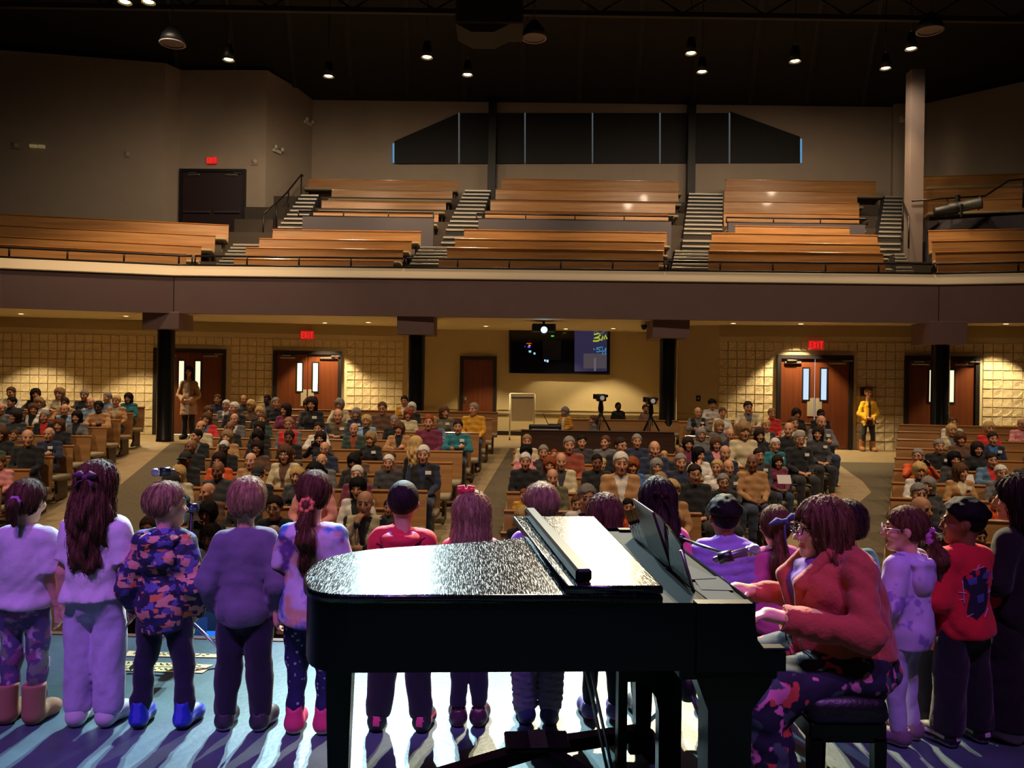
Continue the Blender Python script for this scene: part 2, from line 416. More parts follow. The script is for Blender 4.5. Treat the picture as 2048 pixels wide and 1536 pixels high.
def blockwall(name, a, b, holes, zt=3.26):
    """holes: (s0, s1, ztop) intervals along the wall left free for doors"""
    w = wallseg(name, a, b, FZ_REAR, zt, m_mortar)
    A, B = Vector(a), Vector(b); L = (B - A).length; t = (B - A) / L; n = Vector((t.y, -t.x))
    pitch = 0.2135; ang = math.atan2(t.y, t.x); nc = int(L / pitch); nr = int((ZB1 - FZ_REAR) / pitch)
    for i in range(nc):
        s = (i + 0.5) * pitch
        for j in range(nr):
            z = FZ_REAR + (j + 0.5) * pitch
            if any(h0 - 0.07 < s < h1 + 0.07 and z - .09 < hz for h0, h1, hz in holes): continue
            p = A + t * s + n * 0.012
            link('block', BLK[rng.randrange(5)], w, (p.x, p.y, z), (0, 0, ang))
    # painted band over the blocks
    g = G(); a2 = A + n * 0.05; b2 = B + n * 0.05
    g.add([(a2.x, a2.y, ZB1), (b2.x, b2.y, ZB1), (b2.x, b2.y, zt), (a2.x, a2.y, zt), (A.x, A.y, ZB1), (B.x, B.y, ZB1)], [(0, 1, 2, 3), (4, 5, 1, 0)])
    g.build('painted_band', m_olive, w)
    return w
WA, WB = at(-160, 20.0), at(806, 21.7)
WC, WD = at(1437, 19.6), at(2170, 18.3)
def s_on(a, b, px):
    """distance along wall a-b where the column px meets it"""
    u = unroll(px, 768)[0] / F; ax, ay = a; bx, by = b
    t = (u * ay - ax) / ((bx - ax) - u * (by - ay)); return t * math.hypot(bx - ax, by - ay)
DH = 2.25
hl = [(s_on(WA, WB, x0), s_on(WA, WB, x1), FZ_REAR + DH) for x0, x1 in ((308, 452), (547, 683))]
hr = [(s_on(WC, WD, x0), s_on(WC, WD, x1), FZ_REAR + DH) for x0, x1 in ((1553, 1705), (1807, 1956))]
blockwall('wall_left', WA, WB, hl); blockwall('wall_right', WC, WD, hr)
CB0, CB1 = at(838, 22.7), at(1352, 22.4)
wallseg('wall_rear_return_1', WB, CB0, FZ_REAR, 3.26, m_beige); wallseg('wall_rear', CB0, CB1, FZ_REAR, 3.26, m_beige)
wallseg('wall_rear_return_2', CB1, at(1354, 19.9), FZ_REAR, 3.26, m_beige); wallseg('wall_rear_side', at(1354, 19.9), WC, FZ_REAR, 3.26, m_beige)
# chair rail and baseboard on the plain rear wall
for i, (z0, z1, mm) in enumerate(((0.30, 0.42, m_doorf), (0.86, 0.92, mat('dark_chair_rail', (90, 74, 46), .6)), (1.02, 1.06, m_beige))):
    for j, (a, b) in enumerate(((CB0, CB1), (at(1354, 19.9), WC))):
        A, B = Vector(a), Vector(b); t = (B - A).normalized(); n = Vector((t.y, -t.x)) * 0.03
        if j == 0:
            # stop at the plain door
            segs = [(A, Vector(at(917, 22.65))), (Vector(at(995, 22.61)), B)]
        else: segs = [(A, B)]
        for k, (p, q) in enumerate(segs):
            wallseg('baseboard_%d' % (i * 4 + j * 2 + k + 1) if i == 0 else 'trim_%d' % (10 + i * 4 + j * 2 + k), p + n, q + n, z0, z1, mm, th=0.028)

# --- doors
def door(idx, a, b, s0, s1, z0, h, leaves, label, wins=(), gm=None, proud=0.05, plates=(), closers=True, gap=None, mdoor=None, under=False, crash=False):
    A, B = Vector(a), Vector(b); t = (B - A).normalized(); n = Vector((t.y, -t.x))
    root = link('door_%d' % idx, None, None, (*(A + t * s0 + n * proud), z0), (0, 0, math.atan2(t.y, t.x)), kind='structure', label=label)
    W = s1 - s0; fw = 0.09; mdoor = mdoor or m_door
    g = G(); g.box((0, -.06, 0), (fw, .10, h)); g.box((W - fw, -.06, 0), (W, .10, h)); g.box((fw, -.06, h - fw), (W - fw, .10, h)); g.build('door_frame', m_doorf, root)
    lw = (W - 2 * fw) / leaves
    for k in range(leaves):
        x0 = fw + k * lw + 0.004; x1 = x0 + lw - 0.008
        lf = G().bbox((x0, -.01, 0.02), (x1, .035, h - fw - .006), 0.004).build('door_leaf', mdoor, root)
        mid = (x0 + x1) / 2; s = 1 if k == 0 else -1
        if k in wins:
            cx = x1 - 0.20 if k == 0 and leaves == 2 else x0 + 0.20
            wz0, wz1 = 1.18, 1.92
            G().box((cx - .095, -.022, wz0 - .04), (cx + .095, -.012, wz1 + .04)).build('window_frame', m_doorf, lf)
            G().box((cx - .06, -.028, wz0), (cx + .06, -.0225, wz1)).build('pane', gm or m_glow, lf)
        if k in plates:
            cx = x1 - 0.09 if k == 0 else x0 + 0.09
            G().bbox((cx - .075, -.02, .78), (cx + .075, -.0105, 1.22), .003).build('push_plate', m_plate, lf)
        if closers:
            cx = mid + (0.12 if k == 1 else -0.12)
            g = G(); g.bbox((cx - .19, -.055, h - fw - .12), (cx + .19, -.0105, h - fw - .07), .008); g.build('door_closer', m_steel, lf)
            g = G(); g.bbox((cx - .12 * s - .02, -.10, h - fw - .055), (cx + .2 - .12 * s, -.062, h - fw - .03), .006); g.build('closer_arm', m_steel, lf)
        if crash:
            G().bbox((x0 + .06, -.07, .98), (x1 - .06, -.03, 1.05), .01).build('crash_bar', mat('dull_bar', (90, 80, 84), .4, metal=.6), lf)
        if leaves == 1:
            G().lathe([(0.001, -.06), (.028, -.055), (.03, -.03), (.012, -.02), (.012, 0)], 12, (x0 + .07, -.012, 1.0), M=Matrix.Rotation(-math.pi / 2, 4, 'X')).build('knob', m_steel, lf)
            G().box((x0 + .03, -.02, .93), (x0 + .11, -.0105, 1.07)).build('lock_plate', m_steel, lf)
    if gap: G().box((W / 2 - .010, -.004, .03), (W / 2 + .010, .02, h - fw - .01)).build('light_gap', gap, root)
    if under: G().box((fw, -.012, .003), (W - fw, .01, .02)).build('light_gap', m_glow, root)
    return root
door(1, WA, WB, *hl[0][:2], FZ_REAR, DH, 2, 'dark double door behind the standing woman, one tall lit pane', wins=(0, 1), under=True)
door(2, WA, WB, *hl[1][:2], FZ_REAR, DH, 2, 'brown double door with push plates under the exit sign', wins=(0, 1), plates=(0, 1), gm=mat('pale_daylit_pane', (220, 232, 225), .3, emit=(222, 238, 228), estr=.75))
door(3, WC, WD, *hr[0][:2], FZ_REAR, DH, 2, 'brown double door with daylight in the gap between its leaves', wins=(0, 1), plates=(0, 1), gm=m_glowb, gap=m_glowb)
door(4, WC, WD, *hr[1][:2], FZ_REAR, DH, 2, 'dark double door half hidden by a black pillar', wins=(0, 1))
s0 = s_on(CB0, CB1, 920); s1 = s_on(CB0, CB1, 993)
door(5, CB0, CB1, s0, s1, FZ_REAR, 2.22, 1, 'single plain brown door in the beige rear wall', closers=False)

# --- balcony front
FR = [(*at(-420, 16.3), ), (*at(0, 17.45), ), (*at(345, 18.25), ), (*at(1875, 17.85), ), (*at(2048, 17.4), ), (*at(2500, 16.3), )]
ZS, ZF, ZC = 3.25, 4.10, 4.36
def sweep(g, path, prof, mi=0):
    """prof: (offset back from the face, z)"""
    n = len(prof); vs = []
    for i, p in enumerate(path):
        a = Vector(path[max(i - 1, 0)]); b = Vector(path[min(i + 1, len(path) - 1)]); t = (b - a).normalized(); nn = Vector((-t.y, t.x))
        for o, z in prof: vs.append((p[0] + nn.x * o, p[1] + nn.y * o, z))
    g.add(vs, [(i * n + k, i * n + k + 1, (i + 1) * n + k + 1, (i + 1) * n + k)[::-1] for i in range(len(path) - 1) for k in range(n - 1)], mi)
g = G(); sweep(g, FR, [(.16, ZS + .02), (.16, ZS), (0, ZS), (0, ZF)]); structure(g, 'wall_balcony_front', m_fascia)
g = G(); sweep(g, FR, [(-.02, ZF), (-.02, ZF + .02), (.20, ZC), (.40, ZC), (.42, 3.80)]); structure(g, 'trim_2', m_cap)
# seams in the balcony front where it bends
for i in (2, 3):
    x, y = FR[i]; G().box((x - .006, y - .008, ZS), (x + .006, y - .001, ZF)).build('trim_%d' % (i + 1), m_doorf, None, kind='structure')
# soffit with downlights
g = G(); g.add([(-22, 16.2, ZS + .015), (22, 16.2, ZS + .015), (22, 24, ZS + .015), (-22, 24, ZS + .015)], [(3, 2, 1, 0)])
# keep the soffit behind the front: build it as a strip following it
g = G(); sweep(g, FR, [(0.1, ZS + .012), (5.2, ZS + .012)][::-1]); structure(g, 'ceiling_under_balcony', m_soffit)
def downlight(px, d, power, label, tgt=None):
    x, y = at(px, d); z = ZS + .008
    r = thing('downlight', label, 'lamp', (x, y, z), 0, 'downlights under the balcony')
    G().lathe([(.055, -.004), (.095, -.006), (.10, 0)], 20).build('trim_ring', m_white, r)
    G().lathe([(.001, -.002), (.055, -.003)], 20).build('lens', emitter('downlight_lens', (255, 226, 150), 6.0), r)
    if power:
        l = spot('downlight_beam', (0, 0, -.02), (0, 0, -1), power * 6.5, DOWN, 92, 0.35, .05); l.parent = r
DLS = [(40, 19.2, 60), (250, 19.4, 75), (365, 20.2, 0), (648, 20.7, 95), (735, 20.3, 30), (970, 21.0, 55), (1225, 21.2, 60), (1465, 18.9, 0), (1600, 18.75, 95), (2010, 17.9, 70), (1130, 21.6, 25)]
for i, (px, d, pw) in enumerate(sorted(DLS)): downlight(px, d, pw, 'small round recessed downlight under the balcony, %s from left-end' % ORD[i])

# --- pillars carrying the balcony
PILL = ((330, 18.55, 660, 'beside the woman in the beige cardigan'), (831, 18.5, 671, 'between the brown double door and the plain door'), (1334, 18.4, 678, 'behind the tripod cameras'), (1879, 18.0, 690, 'in front of the far dark double door'))
for px, d, ytop, where in PILL:
    b = P(px, 860, d); zt = P(px, ytop, d).z; fl0 = fz(d)
    r = thing('pillar', 'round black pillar ' + where, 'pillar', (b.x, d, fl0), 0, 'pillars under the balcony front')
    G().lathe([(.20, 0), (.20, .05), (.192, .06), (.192, zt - fl0)], 28).build('shaft', mat('black_pillar_gloss', (12, 11, 13), .28), r)
    G().bbox((-.42, -.32, zt - fl0), (.42, .5, ZS - fl0 + .03), .01).build('capital', m_fascia, r)

# --- balcony tiers
LOW = [(19.3 + .9 * i, 3.92 + .40 * i) for i in range(4)]
UP = [(24.05 + .9 * i, 6.02 + .56 * i) for i in range(4)]
g = G()
for i, (d, z) in enumerate(LOW): g.box((-24, d - .95 if i else d - .75, 3.45), (24, d + .0 if i < 3 else 23.0, z))
structure(g, 'floor_balcony', m_tier)
g = G()
for i, (d, z) in enumerate(UP): g.box((-8.4, d - .95, z - 1.2), (24, d + (.0 if i < 3 else 2.0), z))
structure(g, 'floor_balcony_upper', m_tier)
ZMW = 6.46
for k, (xa, xb) in enumerate(((600, 862), (952, 1338), (1452, 1726), (1852, 2200))):
    A, B = at(xa, 22.9), at(xb, 22.9)
    g = G(); g.box((A[0], 22.9, 4.9), (B[0], 23.05, ZMW)); structure(g, 'wall_parapet_%d' % (k + 1), mat('parapet_paint', (84, 78, 84), .85))

# --- upper walls
ZT = 11.5
BW0, BW1 = at(617, 27.75), at(1776, 27.6)
wallseg('wall_back', BW0, BW1, 5.0, ZT, m_upwall)
L4 = at(525, 25.4); L3 = at(353, 25.5); L2 = at(321, 24.95); L1 = at(-420, 23.2)
wallseg('wall_stair', L4, BW0, 4.0, ZT + .1, m_upwall); wallseg('wall_exit', L3, L4, 4.0, ZT + .1, m_upwall); wallseg('wall_return', L2, L3, 4.0, ZT + .1, m_upwall); wallseg('wall_far_left', L1, L2, 3.0, ZT + .1, m_upwall)
R2 = at(1846, 27.3); R3 = at(2048, 25.2); R4 = at(2500, 21.5)
wallseg('wall_pilaster', (BW1[0] - .02, BW1[1] - .18), R2, 5.0, ZT + .05, m_upwall); wallseg('wall_far_right', R2, R4, 4.0, ZT + .05, m_upwall)
s0 = s_on(L3, L4, 354); s1 = s_on(L3, L4, 487)
door(6, L3, L4, s0 + .02, s1, 6.05, 2.38, 2, 'very dark double door with crash bars beside the balcony stair', mdoor=mat('dark_door_leaf', (44, 26, 30), .5), crash=True)
# box column in front of the upper corner
c0 = P(1822, 300, 22.2); c1 = P(1848, 300, 22.2)
g = G(); g.box((c0.x, 22.2, 3.9), (c1.x, 22.55, P(1835, 138, 22.2).z)); g.build('box_column', mat('grey_column_paint', (118, 104, 98), .8), None, label='tall square grey column rising from the balcony past the wall', category='column')
# black posts on the back wall
for px, lab in ((984, 'slim black post against the back wall, beside the middle upper pews'), (1383, 'slim black post against the back wall, nearer the box column')):
    a = P(px - 8, 300, 27.3); b = P(px + 8, 300, 27.3); g = G(); g.bbox((a.x, 27.25, 7.6), (b.x, 27.5, ZT + .05), .01); g.build('wall_post', m_black, None, label=lab, category='post')
# --- shaded window in the back wall
def onback(px, py): return P(px, py, 27.62)
win = link('window_1', None, None, kind='structure', label='long dark window with blackout shades in the back wall')
cols = [787, 918, 1050, 1185, 1320, 1459, 1602]
def ytop(px): return 283 + (px - 787) / (918 - 787) * (226 - 283) if px < 918 else (222 + (px - 918) * 0 if px <= 1459 else 222 + (px - 1459) / (1602 - 1459) * (274 - 222))
m_shade = mat('blackout_shade', (22, 21, 23), .7, vary=.1, vscale=4)
m_leak = emitter('daylight_leak', (190, 205, 215), .16); m_leak2 = emitter('daylight_leak_edge', (120, 195, 255), .5)
for i in range(6):
    a, b = cols[i] + 2, cols[i + 1] - 2
    pts = [onback(a, 327), onback(b, 327), onback(b, ytop(b) + (4 if 0 < i < 5 else 0)), onback(a, ytop(a) + (4 if 0 < i < 5 else 0))]
    g = G(); q = [p + Vector((0, .03, 0)) for p in pts]; g.add(pts + q, [(0, 1, 2, 3), (4, 0, 3, 7), (1, 5, 6, 2), (3, 2, 6, 7), (0, 4, 5, 1)]); g.build('shade', m_shade, win)
for i, px in enumerate(cols):
    w = 1.1 if 0 < i < 6 else 1.6
    p = [onback(px - w, 326), onback(px + w, 326), onback(px + w, ytop(px) + 4), onback(px - w, ytop(px) + 4)]
    p = [Vector((v.x, 27.60, v.z)) for v in p]
    g = G(); q = [v + Vector((0, .02, 0)) for v in p]; g.add(p + q, [(0, 1, 2, 3), (4, 0, 3, 7), (1, 5, 6, 2)]); g.build('light_gap', m_leak if 0 < i < 6 else m_leak2, win)

# --- ceiling
g = G()
zc = lambda d: ZT + (27.8 - d) * 0.115
g.add([(-26, 2, zc(2)), (26, 2, zc(2)), (26, 28.5, zc(28.5)), (-26, 28.5, zc(28.5))], [(3, 2, 1, 0)])
ceil = structure(g, 'ceiling', m_ceil)
for k in range(13):
    x = -11.5 + 1.95 * k; g = G(); xs = x * 0.75
    a = Vector((xs, 19.0, zc(19) - .02)); b = Vector((x, 27.4, zc(27.4) - .02))
    g.tube([a, b], .09, 4, smooth=False); g.build('joist', m_joist, ceil)
for k, (d, z, lab) in enumerate(((19.4, 10.75, 'long black roof truss over the balcony front'), (17.2, 10.7, 'long black roof truss over the rear seats'))):
    r = thing('roof_truss', lab, 'truss', (0, d, z), 0, 'roof trusses')
    G().box((-16, -.06, -.06), (16, .06, .06)).build('bottom_chord', m_joist, r); G().box((-16, -.06, .62), (16, .06, .74)).build('top_chord', m_joist, r)
    for i in range(16):
        g = G(); x = -15 + 2 * i; g.tube([(x - 1, 0, .04), (x, 0, .64)], .028, 6); g.tube([(x, 0, .64), (x + 1, 0, .04)], .028, 6); g.build('web_brace', m_joist, r)
for px, py, d in ((980, 48, 18.2),):
    p = P(px, py, d); g = G(); g.bbox((-.75, -.5, -.2), (.75, .5, .35), .03); g.prism([(-.75, -.2), (.45, -.2), (.1, -.38), (-.4, -.38)], -.45, .45, axis='y'); g.build('roof_duct', m_joist, None, label='black boxed duct hanging under the ceiling near the unlit dome lamp', category='duct', loc=p)

# --- lamps
def pendant(px, py, d, label, lit=True, big=False):
    p = P(px, py, d); r = thing('pendant_lamp', label, 'lamp', p, 0, 'pendant lamps over the balcony')
    top = zc(d) - p.z
    R = .30 if big else .15
    G().lathe([(.02, .42), (.08, .40), (R * .8, .2), (R, 0), (R * .97, 0.005), (R * .7, .19), (.03, .36)], 20).build('lamp_shade', m_black, r)
    G().tube([(0, 0, .4), (0, 0, top)], .012, 6).build('rod', m_black, r)
    if big:
        G().lathe([(R * .86, .02), (R * .97, .012), (R, -.015), (R * .86, -.012)], 24).build('rim', mat('pale_rim', (150, 140, 150), .5), r)
        G().lathe([(.001, .03), (R * .84, .01)], 20).build('lens', mat('unlit_lens', (120, 105, 105), .4), r)
    else:
        G().lathe([(.001, .005), (.05, .01), (.10, .03), (.11, .06)], 16).build('bulb', emitter('pendant_bulb', (255, 214, 140), 30.0), r)
        l = spot('pendant_beam', (0, 0, -.03), (0, 0.28, -1), 620, (1.0, 0.70, 0.40), 84, .6, .10); l.parent = r
        l = spot('pendant_glow', (0, 0, -.03), (0, 0.5, -1), 240, HOUSE, 158, .6, .10); l.parent = r
PD = [(250, 6, 17.2), (297, 6, 17.2), (457, 121, 20), (657, 154, 21.6), (854, 116, 19.9), (935, 151, 21.4), (1382, 108, 19.9), (1404, 145, 21.4), (1590, 124, 20.2), (1771, 138, 21.4), (1822, 99, 19.7)]
PN = ['at the very top edge', 'beside the lamp at the top edge', 'above the dark exit door', 'over the stair wall', 'high before the window, upper of a pair', 'hung lower before the window', 'high over the second black post', 'just under the lamp by the second black post', 'between the second post and the box column', 'close beside the box column', 'above the top of the box column']
for (px, py, d), w in zip(PD, PN): pendant(px, py, d, 'small lit black pendant lamp ' + w)
for (px, py, d), w in zip(((345, 87, 18.8), (1068, 76, 18.8), (1860, 61, 18.4)), ('above the plain side wall', 'near the roof duct', 'above the box column')): pendant(px, py, d, 'wide unlit dome lamp with pale rim ' + w, big=True)

# --- exit signs and wall fittings
def exit_sign(p, rz, label, s=1.0):
    r = thing('exit_sign', label, 'exit sign', p, rz, 'exit signs')
    G().bbox((-.17 * s, -.03, -.11 * s), (.17 * s, .02, .11 * s), .006).build('housing', m_exit2, r)
    for i, ch in enumerate('EXIT'):
        g = G(); x = (-.115 + .077 * i) * s; w = .026 * s; h = .07 * s; t = .011 * s
        def bar(x0, z0, x1, z1): g.tube([(x + x0 * w, -.034, z0 * h), (x + x1 * w, -.034, z1 * h)], t * .75, 6)
        if ch == 'E': bar(-1, -1, -1, 1); bar(-1, 1, 1, 1); bar(-1, 0, .8, 0); bar(-1, -1, 1, -1)
        if ch == 'X': bar(-1, -1, 1, 1); bar(-1, 1, 1, -1)
        if ch == 'I': bar(0, -1, 0, 1)
        if ch == 'T': bar(-1.2, 1, 1.2, 1); bar(0, -1, 0, 1)
        g.build('letter', m_exit, r)
def onwall(a, b, px, off=0.06):
    s = s_on(a, b, px); A, B = Vector(a), Vector(b); t = (B - A).normalized(); n = Vector((t.y, -t.x)); p = A + t * s + n * off; return p, math.atan2(t.y, t.x)
p, rz = onwall(WA, WB, 614, .10); exit_sign((p.x, p.y, P(614, 670, p.y).z), rz, 'red exit sign above the brown double door with push plates')
p, rz = onwall(WC, WD, 1629, .10); exit_sign((p.x, p.y, P(1629, 690, p.y).z), rz, 'red exit sign above the double door near the woman in yellow')
p, rz = onwall(L3, L4, 419, .06); exit_sign((p.x, p.y, P(419, 321, p.y).z), rz, 'dim red exit sign above the dark balcony door')
def fitting(a, b, px, py, label, kind):
    p, rz = onwall(a, b, px, .03); p = (p.x, p.y, P(px, py, p.y).z)
    if kind == 'strobe':
        r = thing('wall_speaker', label, 'speaker', p, rz, 'round wall speakers'); G().lathe([(.001, .07), (.05, .06), (.085, .02), (.09, 0)], 16, M=Matrix.Rotation(math.pi / 2, 4, 'X')).build('dome', mat('pale_dome', (180, 165, 150), .5), r)
        G().bbox((-.11, -.012, -.11), (.11, .02, .11), .005).build('back_plate', m_upwall, r)
    else:
        r = thing('emergency_light', label, 'lamp', p, rz, 'emergency lights'); G().bbox((-.20, -.05, -.06), (.20, .02, .05), .012).build('battery_box', m_white, r)
        for s in (-1, 1): G().lathe([(.001, .09), (.06, .085), (.065, .03), (.03, 0)], 14, (s * .17, -.05, .08), M=Matrix.Rotation(math.pi / 2, 4, 'X')).build('lamp_head', m_white, r)
fitting(L1, L2, 25, 290, 'small pale dome on the far wall beside the twin emergency light', 'strobe'); fitting(L1, L2, 248, 308, 'small pale dome alone on the wide plain wall', 'strobe')
fitting(L3, L4, 503, 323, 'small pale dome between the dark door and the corner', 'strobe')
fitting(L4, BW0, 545, 302, 'twin-head emergency light low on the stair wall', 'em'); fitting(L4, BW0, 606, 246, 'twin-head emergency light high on the stair wall', 'em')
fitting((BW1[0], BW1[1] - .18), R2, 1803, 241, 'twin-head emergency light beside the box column', 'em')
p, rz = onwall(L1, L2, 69, .04); r = thing('emergency_light', 'pair of cream wall lamp boxes on the wide plain wall', 'lamp', (p.x, p.y, P(69, 293, p.y).z), rz, 'emergency lights')
for s in (-1, 1): G().bbox((s * .115 - .10, -.06, -.05), (s * .115 + .10, .02, .05), .01).build('lamp_box', mat('cream_lamp_box', (225, 205, 150), .5, emit=(225, 200, 140), estr=.12), r)

# --- balcony stairs
def flight(name, label, pa, pb, steps):
    """pa, pb: (px left, px right) at the foot and the head; steps: (depth, height) of each tread"""
    r = thing(name, label, 'stair', (0, 0, 0), 0, 'balcony stairs'); d0, d1 = steps[0][0], steps[-1][0]
    xa0, xa1 = at(pa[0], d0)[0], at(pa[1], d0)[0]; xb0, xb1 = at(pb[0], d1)[0], at(pb[1], d1)[0]
    for i, (d, z) in enumerate(steps):
        t = (d - d0) / (d1 - d0); x0 = xa0 + (xb0 - xa0) * t; x1 = xa1 + (xb1 - xa1) * t; dn = steps[i + 1][0] if i + 1 < len(steps) else d + .3
        st = G().box((x0, d, z - .34), (x1, dn + .0, z)).build('step', m_riser, r)
        G().bbox((x0, d - .018, z - .050), (x1, d + .07, z + .006), .006).build('nosing', m_stepm, st)
SL = [(18.42 + .3 * i, 3.92 + .1333 * (i + 1)) for i in range(11)]
SU = [(22.0 + .27 * i, 5.12 + .2 * (i + 1)) for i in range(4)] + [(23.16 + .3 * i, 6.02 + .1867 * (i + 1)) for i in range(11)]
flight('balcony_stair', 'lower balcony stair between the left-centre and middle pews', (792, 868), (836, 916), SL)
flight('balcony_stair', 'lower balcony stair below the second black post', (1333, 1408), (1346, 1416), SL)
flight('balcony_stair', 'lower balcony stair below the box column', (1797, 1846), (1785, 1806), SL)
flight('balcony_stair', 'lower balcony stair below the dark exit door', (404, 460), (462, 520), SL)
flight('balcony_stair', 'upper balcony stair leading to the first black post', (870, 938), (924, 976), SU)
flight('balcony_stair', 'upper balcony stair leading to the second black post', (1358, 1440), (1372, 1440), SU)
flight('balcony_stair', 'upper balcony stair beside the box column', (1746, 1796), (1764, 1800), SU)
flight('balcony_stair', 'narrow upper stair climbing along the side wall', (526, 584), (596, 632), SU[:13])

# --- rails
def rail(name, label, pts, h0, h1, post_every, grp='balcony rails', tr=.024, lower=True):
    """pts: polyline at the foot of the rail"""
    r = thing(name, label, 'rail', (0, 0, 0), 0, grp)
    pts = [Vector(p) for p in pts]; up = Vector((0, 0, 1))
    G().tube([p + up * h1 for p in pts], tr, 8).build('top_rail', m_rail, r)
    if lower: G().tube([p + up * h0 for p in pts], tr, 8).build('bottom_rail', m_rail, r)
    for a, b in zip(pts[:-1], pts[1:]):
        L = (b - a).length; n = max(1, round(L / post_every))
        for i in range(n + 1):
            q = a + (b - a) * (i / n); G().tube([q, q + up * h1], tr * .85, 6).build('post', m_rail, r)
def front_pts(px0, px1):
    out = []
    for px in [px0] + [p for p in (0, 345, 1875, 2048) if px0 < p < px1] + [px1]:
        u = unroll(px, 768)[0] / F
        for a, b in zip(FR[:-1], FR[1:]):
            t = (u * a[1] - a[0]) / ((b[0] - a[0]) - u * (b[1] - a[1]))
            if -1e-6 <= t <= 1 + 1e-6: out.append(Vector((a[0] + (b[0] - a[0]) * t, a[1] + (b[1] - a[1]) * t + .25, ZC))); break
    return out
rail('balcony_rail', 'dark front rail before the angled side pews', front_pts(-120, 372), .03, .24, 1.2)
rail('balcony_rail', 'dark front rail below the pews nearest the dark exit door', front_pts(378, 800), .03, .24, 1.2)
rail('balcony_rail', 'dark front rail before the middle pews of the balcony', front_pts(806, 1330), .03, .24, 1.2)
rail('balcony_rail', 'dark front rail between the second post and the box column', front_pts(1336, 1872), .03, .24, 1.2)
rail('balcony_rail', 'dark front rail beyond the box column', front_pts(1880, 2200), .03, .24, 1.2)
for k, (xa, xb, w) in enumerate(((592, 862, 'near the side stair'), (948, 1342, 'of the middle upper pews'), (1448, 1730, 'beside the box column'))):
    A, B = at(xa, 22.95), at(xb, 22.95)
    rail('balcony_rail', 'dark parapet rail on the cross wall ' + w, [(A[0], 22.95, ZMW), (B[0], 22.95, ZMW)], .02, .16, 1.3)
# sloping handrails
def slope_rail(label, pix, d, posts):
    r = thing('stair_handrail', label, 'handrail', (0, 0, 0), 0, 'stair handrails')
    pts = [P(x, y, dd) for (x, y), dd in zip(pix, d)]
    G().tube(pts, .026, 8).build('top_rail', m_rail, r)
    for (x, y0, y1, dd) in posts: G().tube([P(x, y0, dd), P(x - 1, y1, dd)], .022, 6).build('post', m_rail, r)
slope_rail('dark handrail climbing the stair beside the side wall', [(527, 428), (541, 415), (552, 407), (575, 384), (583, 374), (603, 349), (606, 352)], [23.2, 23.6, 23.9, 25, 25.2, 26.2, 26.3], [(527, 428, 473, 23.2), (553, 407, 455, 23.9), (577, 382, 432, 25), (603, 349, 405, 26.2)])
slope_rail('dark sloping handrail in front of the angled upper pews', [(1824, 402), (1885, 397), (1970, 392), (2018, 361), (2048, 358), (2090, 352)], [22.1, 22.1, 21.9, 22.2, 22.0, 21.8], [(1895, 397, 420, 22.1), (1958, 392, 420, 22.0), (2047, 358, 415, 22.0)])
slope_rail('short dark handrail at the foot of the box column', [(1806, 404), (1816, 430), (1818, 440)], [22.6, 22.2, 21.9], [(1806, 404, 462, 22.6), (1818, 436, 497, 21.9)])
# dark parapet panel behind the stage spotlight
g = G(); a, b = at(1850, 22.7), at(2200, 20.9); wallseg('wall_parapet_5', a, b, 4.6, 6.55, mat('dark_parapet_paint', (60, 56, 62), .85), th=.1)
# ================================================================== PEWS
m_pew = wood('pew_oak', (176, 128, 78), (148, 102, 58), 0.38, axis=0, scale=1.2)
m_pewtop = wood('pew_top_rail_oak', (176, 116, 60), (150, 96, 48), 0.25, axis=0, scale=1.2, coat=.4)
m_cush = mat('pew_upholstery', (150, 136, 108), 0.9, vary=.12, vscale=30, bump=.2, bscale=200)
m_pewleg = mat('pew_support', (84, 66, 46), 0.6)
def pew(A, B, label, group, h=0.86, desk=True):
    """A, B: floor points under the two ends of the backrest (seen from the stage: left, right)"""
    A, B = Vector(A), Vector(B); L = (B - A).length; t = (B - A) / L
    r = thing('pew', label, 'pew', A, 0, group); r.rotation_euler = (0, -math.asin(max(-1, min(1, t.z))), math.atan2(t.y, t.x))
    # backrest: slightly reclined board with rounded top rail; local +x along the pew, -y towards the stage
    g = G(); g.add([(0, -.03, .36), (L, -.03, .36), (L, .035, h - .03), (0, .035, h - .03), (0, .00, .30), (L, .00, .30), (L, .065, h - .03), (0, .065, h - .03)],
                   [(0, 1, 2, 3), (5, 4, 7, 6), (4, 0, 3, 7), (1, 5, 6, 2), (3, 2, 6, 7), (0, 4, 5, 1)]); g.build('backrest', m_pew, r)
    G().bbox((-.012, .020, h - .035), (L + .012, .082, h), .012).build('top_rail', m_pewtop, r)
    g = G(); n = 8; prof = [(-.48, .33), (-.505, .36), (-.50, .40), (-.46, .415), (-.2, .405), (-.035, .40), (-.02, .32), (-.3, .315)]
    vs = []; 
    for x in (0.0, .03, L - .03, L):
        k = .9 if x in (0.0, L) else 1.0
        for (y, z) in prof: vs.append((x, -.26 + (y + .26) * k, .37 + (z - .37) * k))
    m = len(prof)
    g.add(vs, [(i * m + k, i * m + (k + 1) % m, (i + 1) * m + (k + 1) % m, (i + 1) * m + k)[::-1] for i in range(3) for k in range(m)] + [tuple(range(m)), tuple(range(3 * m, 4 * m))[::-1]], 0, True)
    g.build('seat', m_cush, r)
    k = max(2, int(L / 1.7) + 1)
    for i in range(k):
        x = .10 + (L - .2) * i / (k - 1)
        G().prism([(-.40, 0), (.03, 0), (.03, .30), (-.02, .32), (-.34, .32), (-.30, .12), (-.40, .05)], x - .022, x + .022, axis='x').build('leg', m_pewleg, r)
    if desk and h > .8: G().bbox((.05, .07, .66), (L - .05, .12, .68), .006).build('book_rack', m_pew, r)
    return r
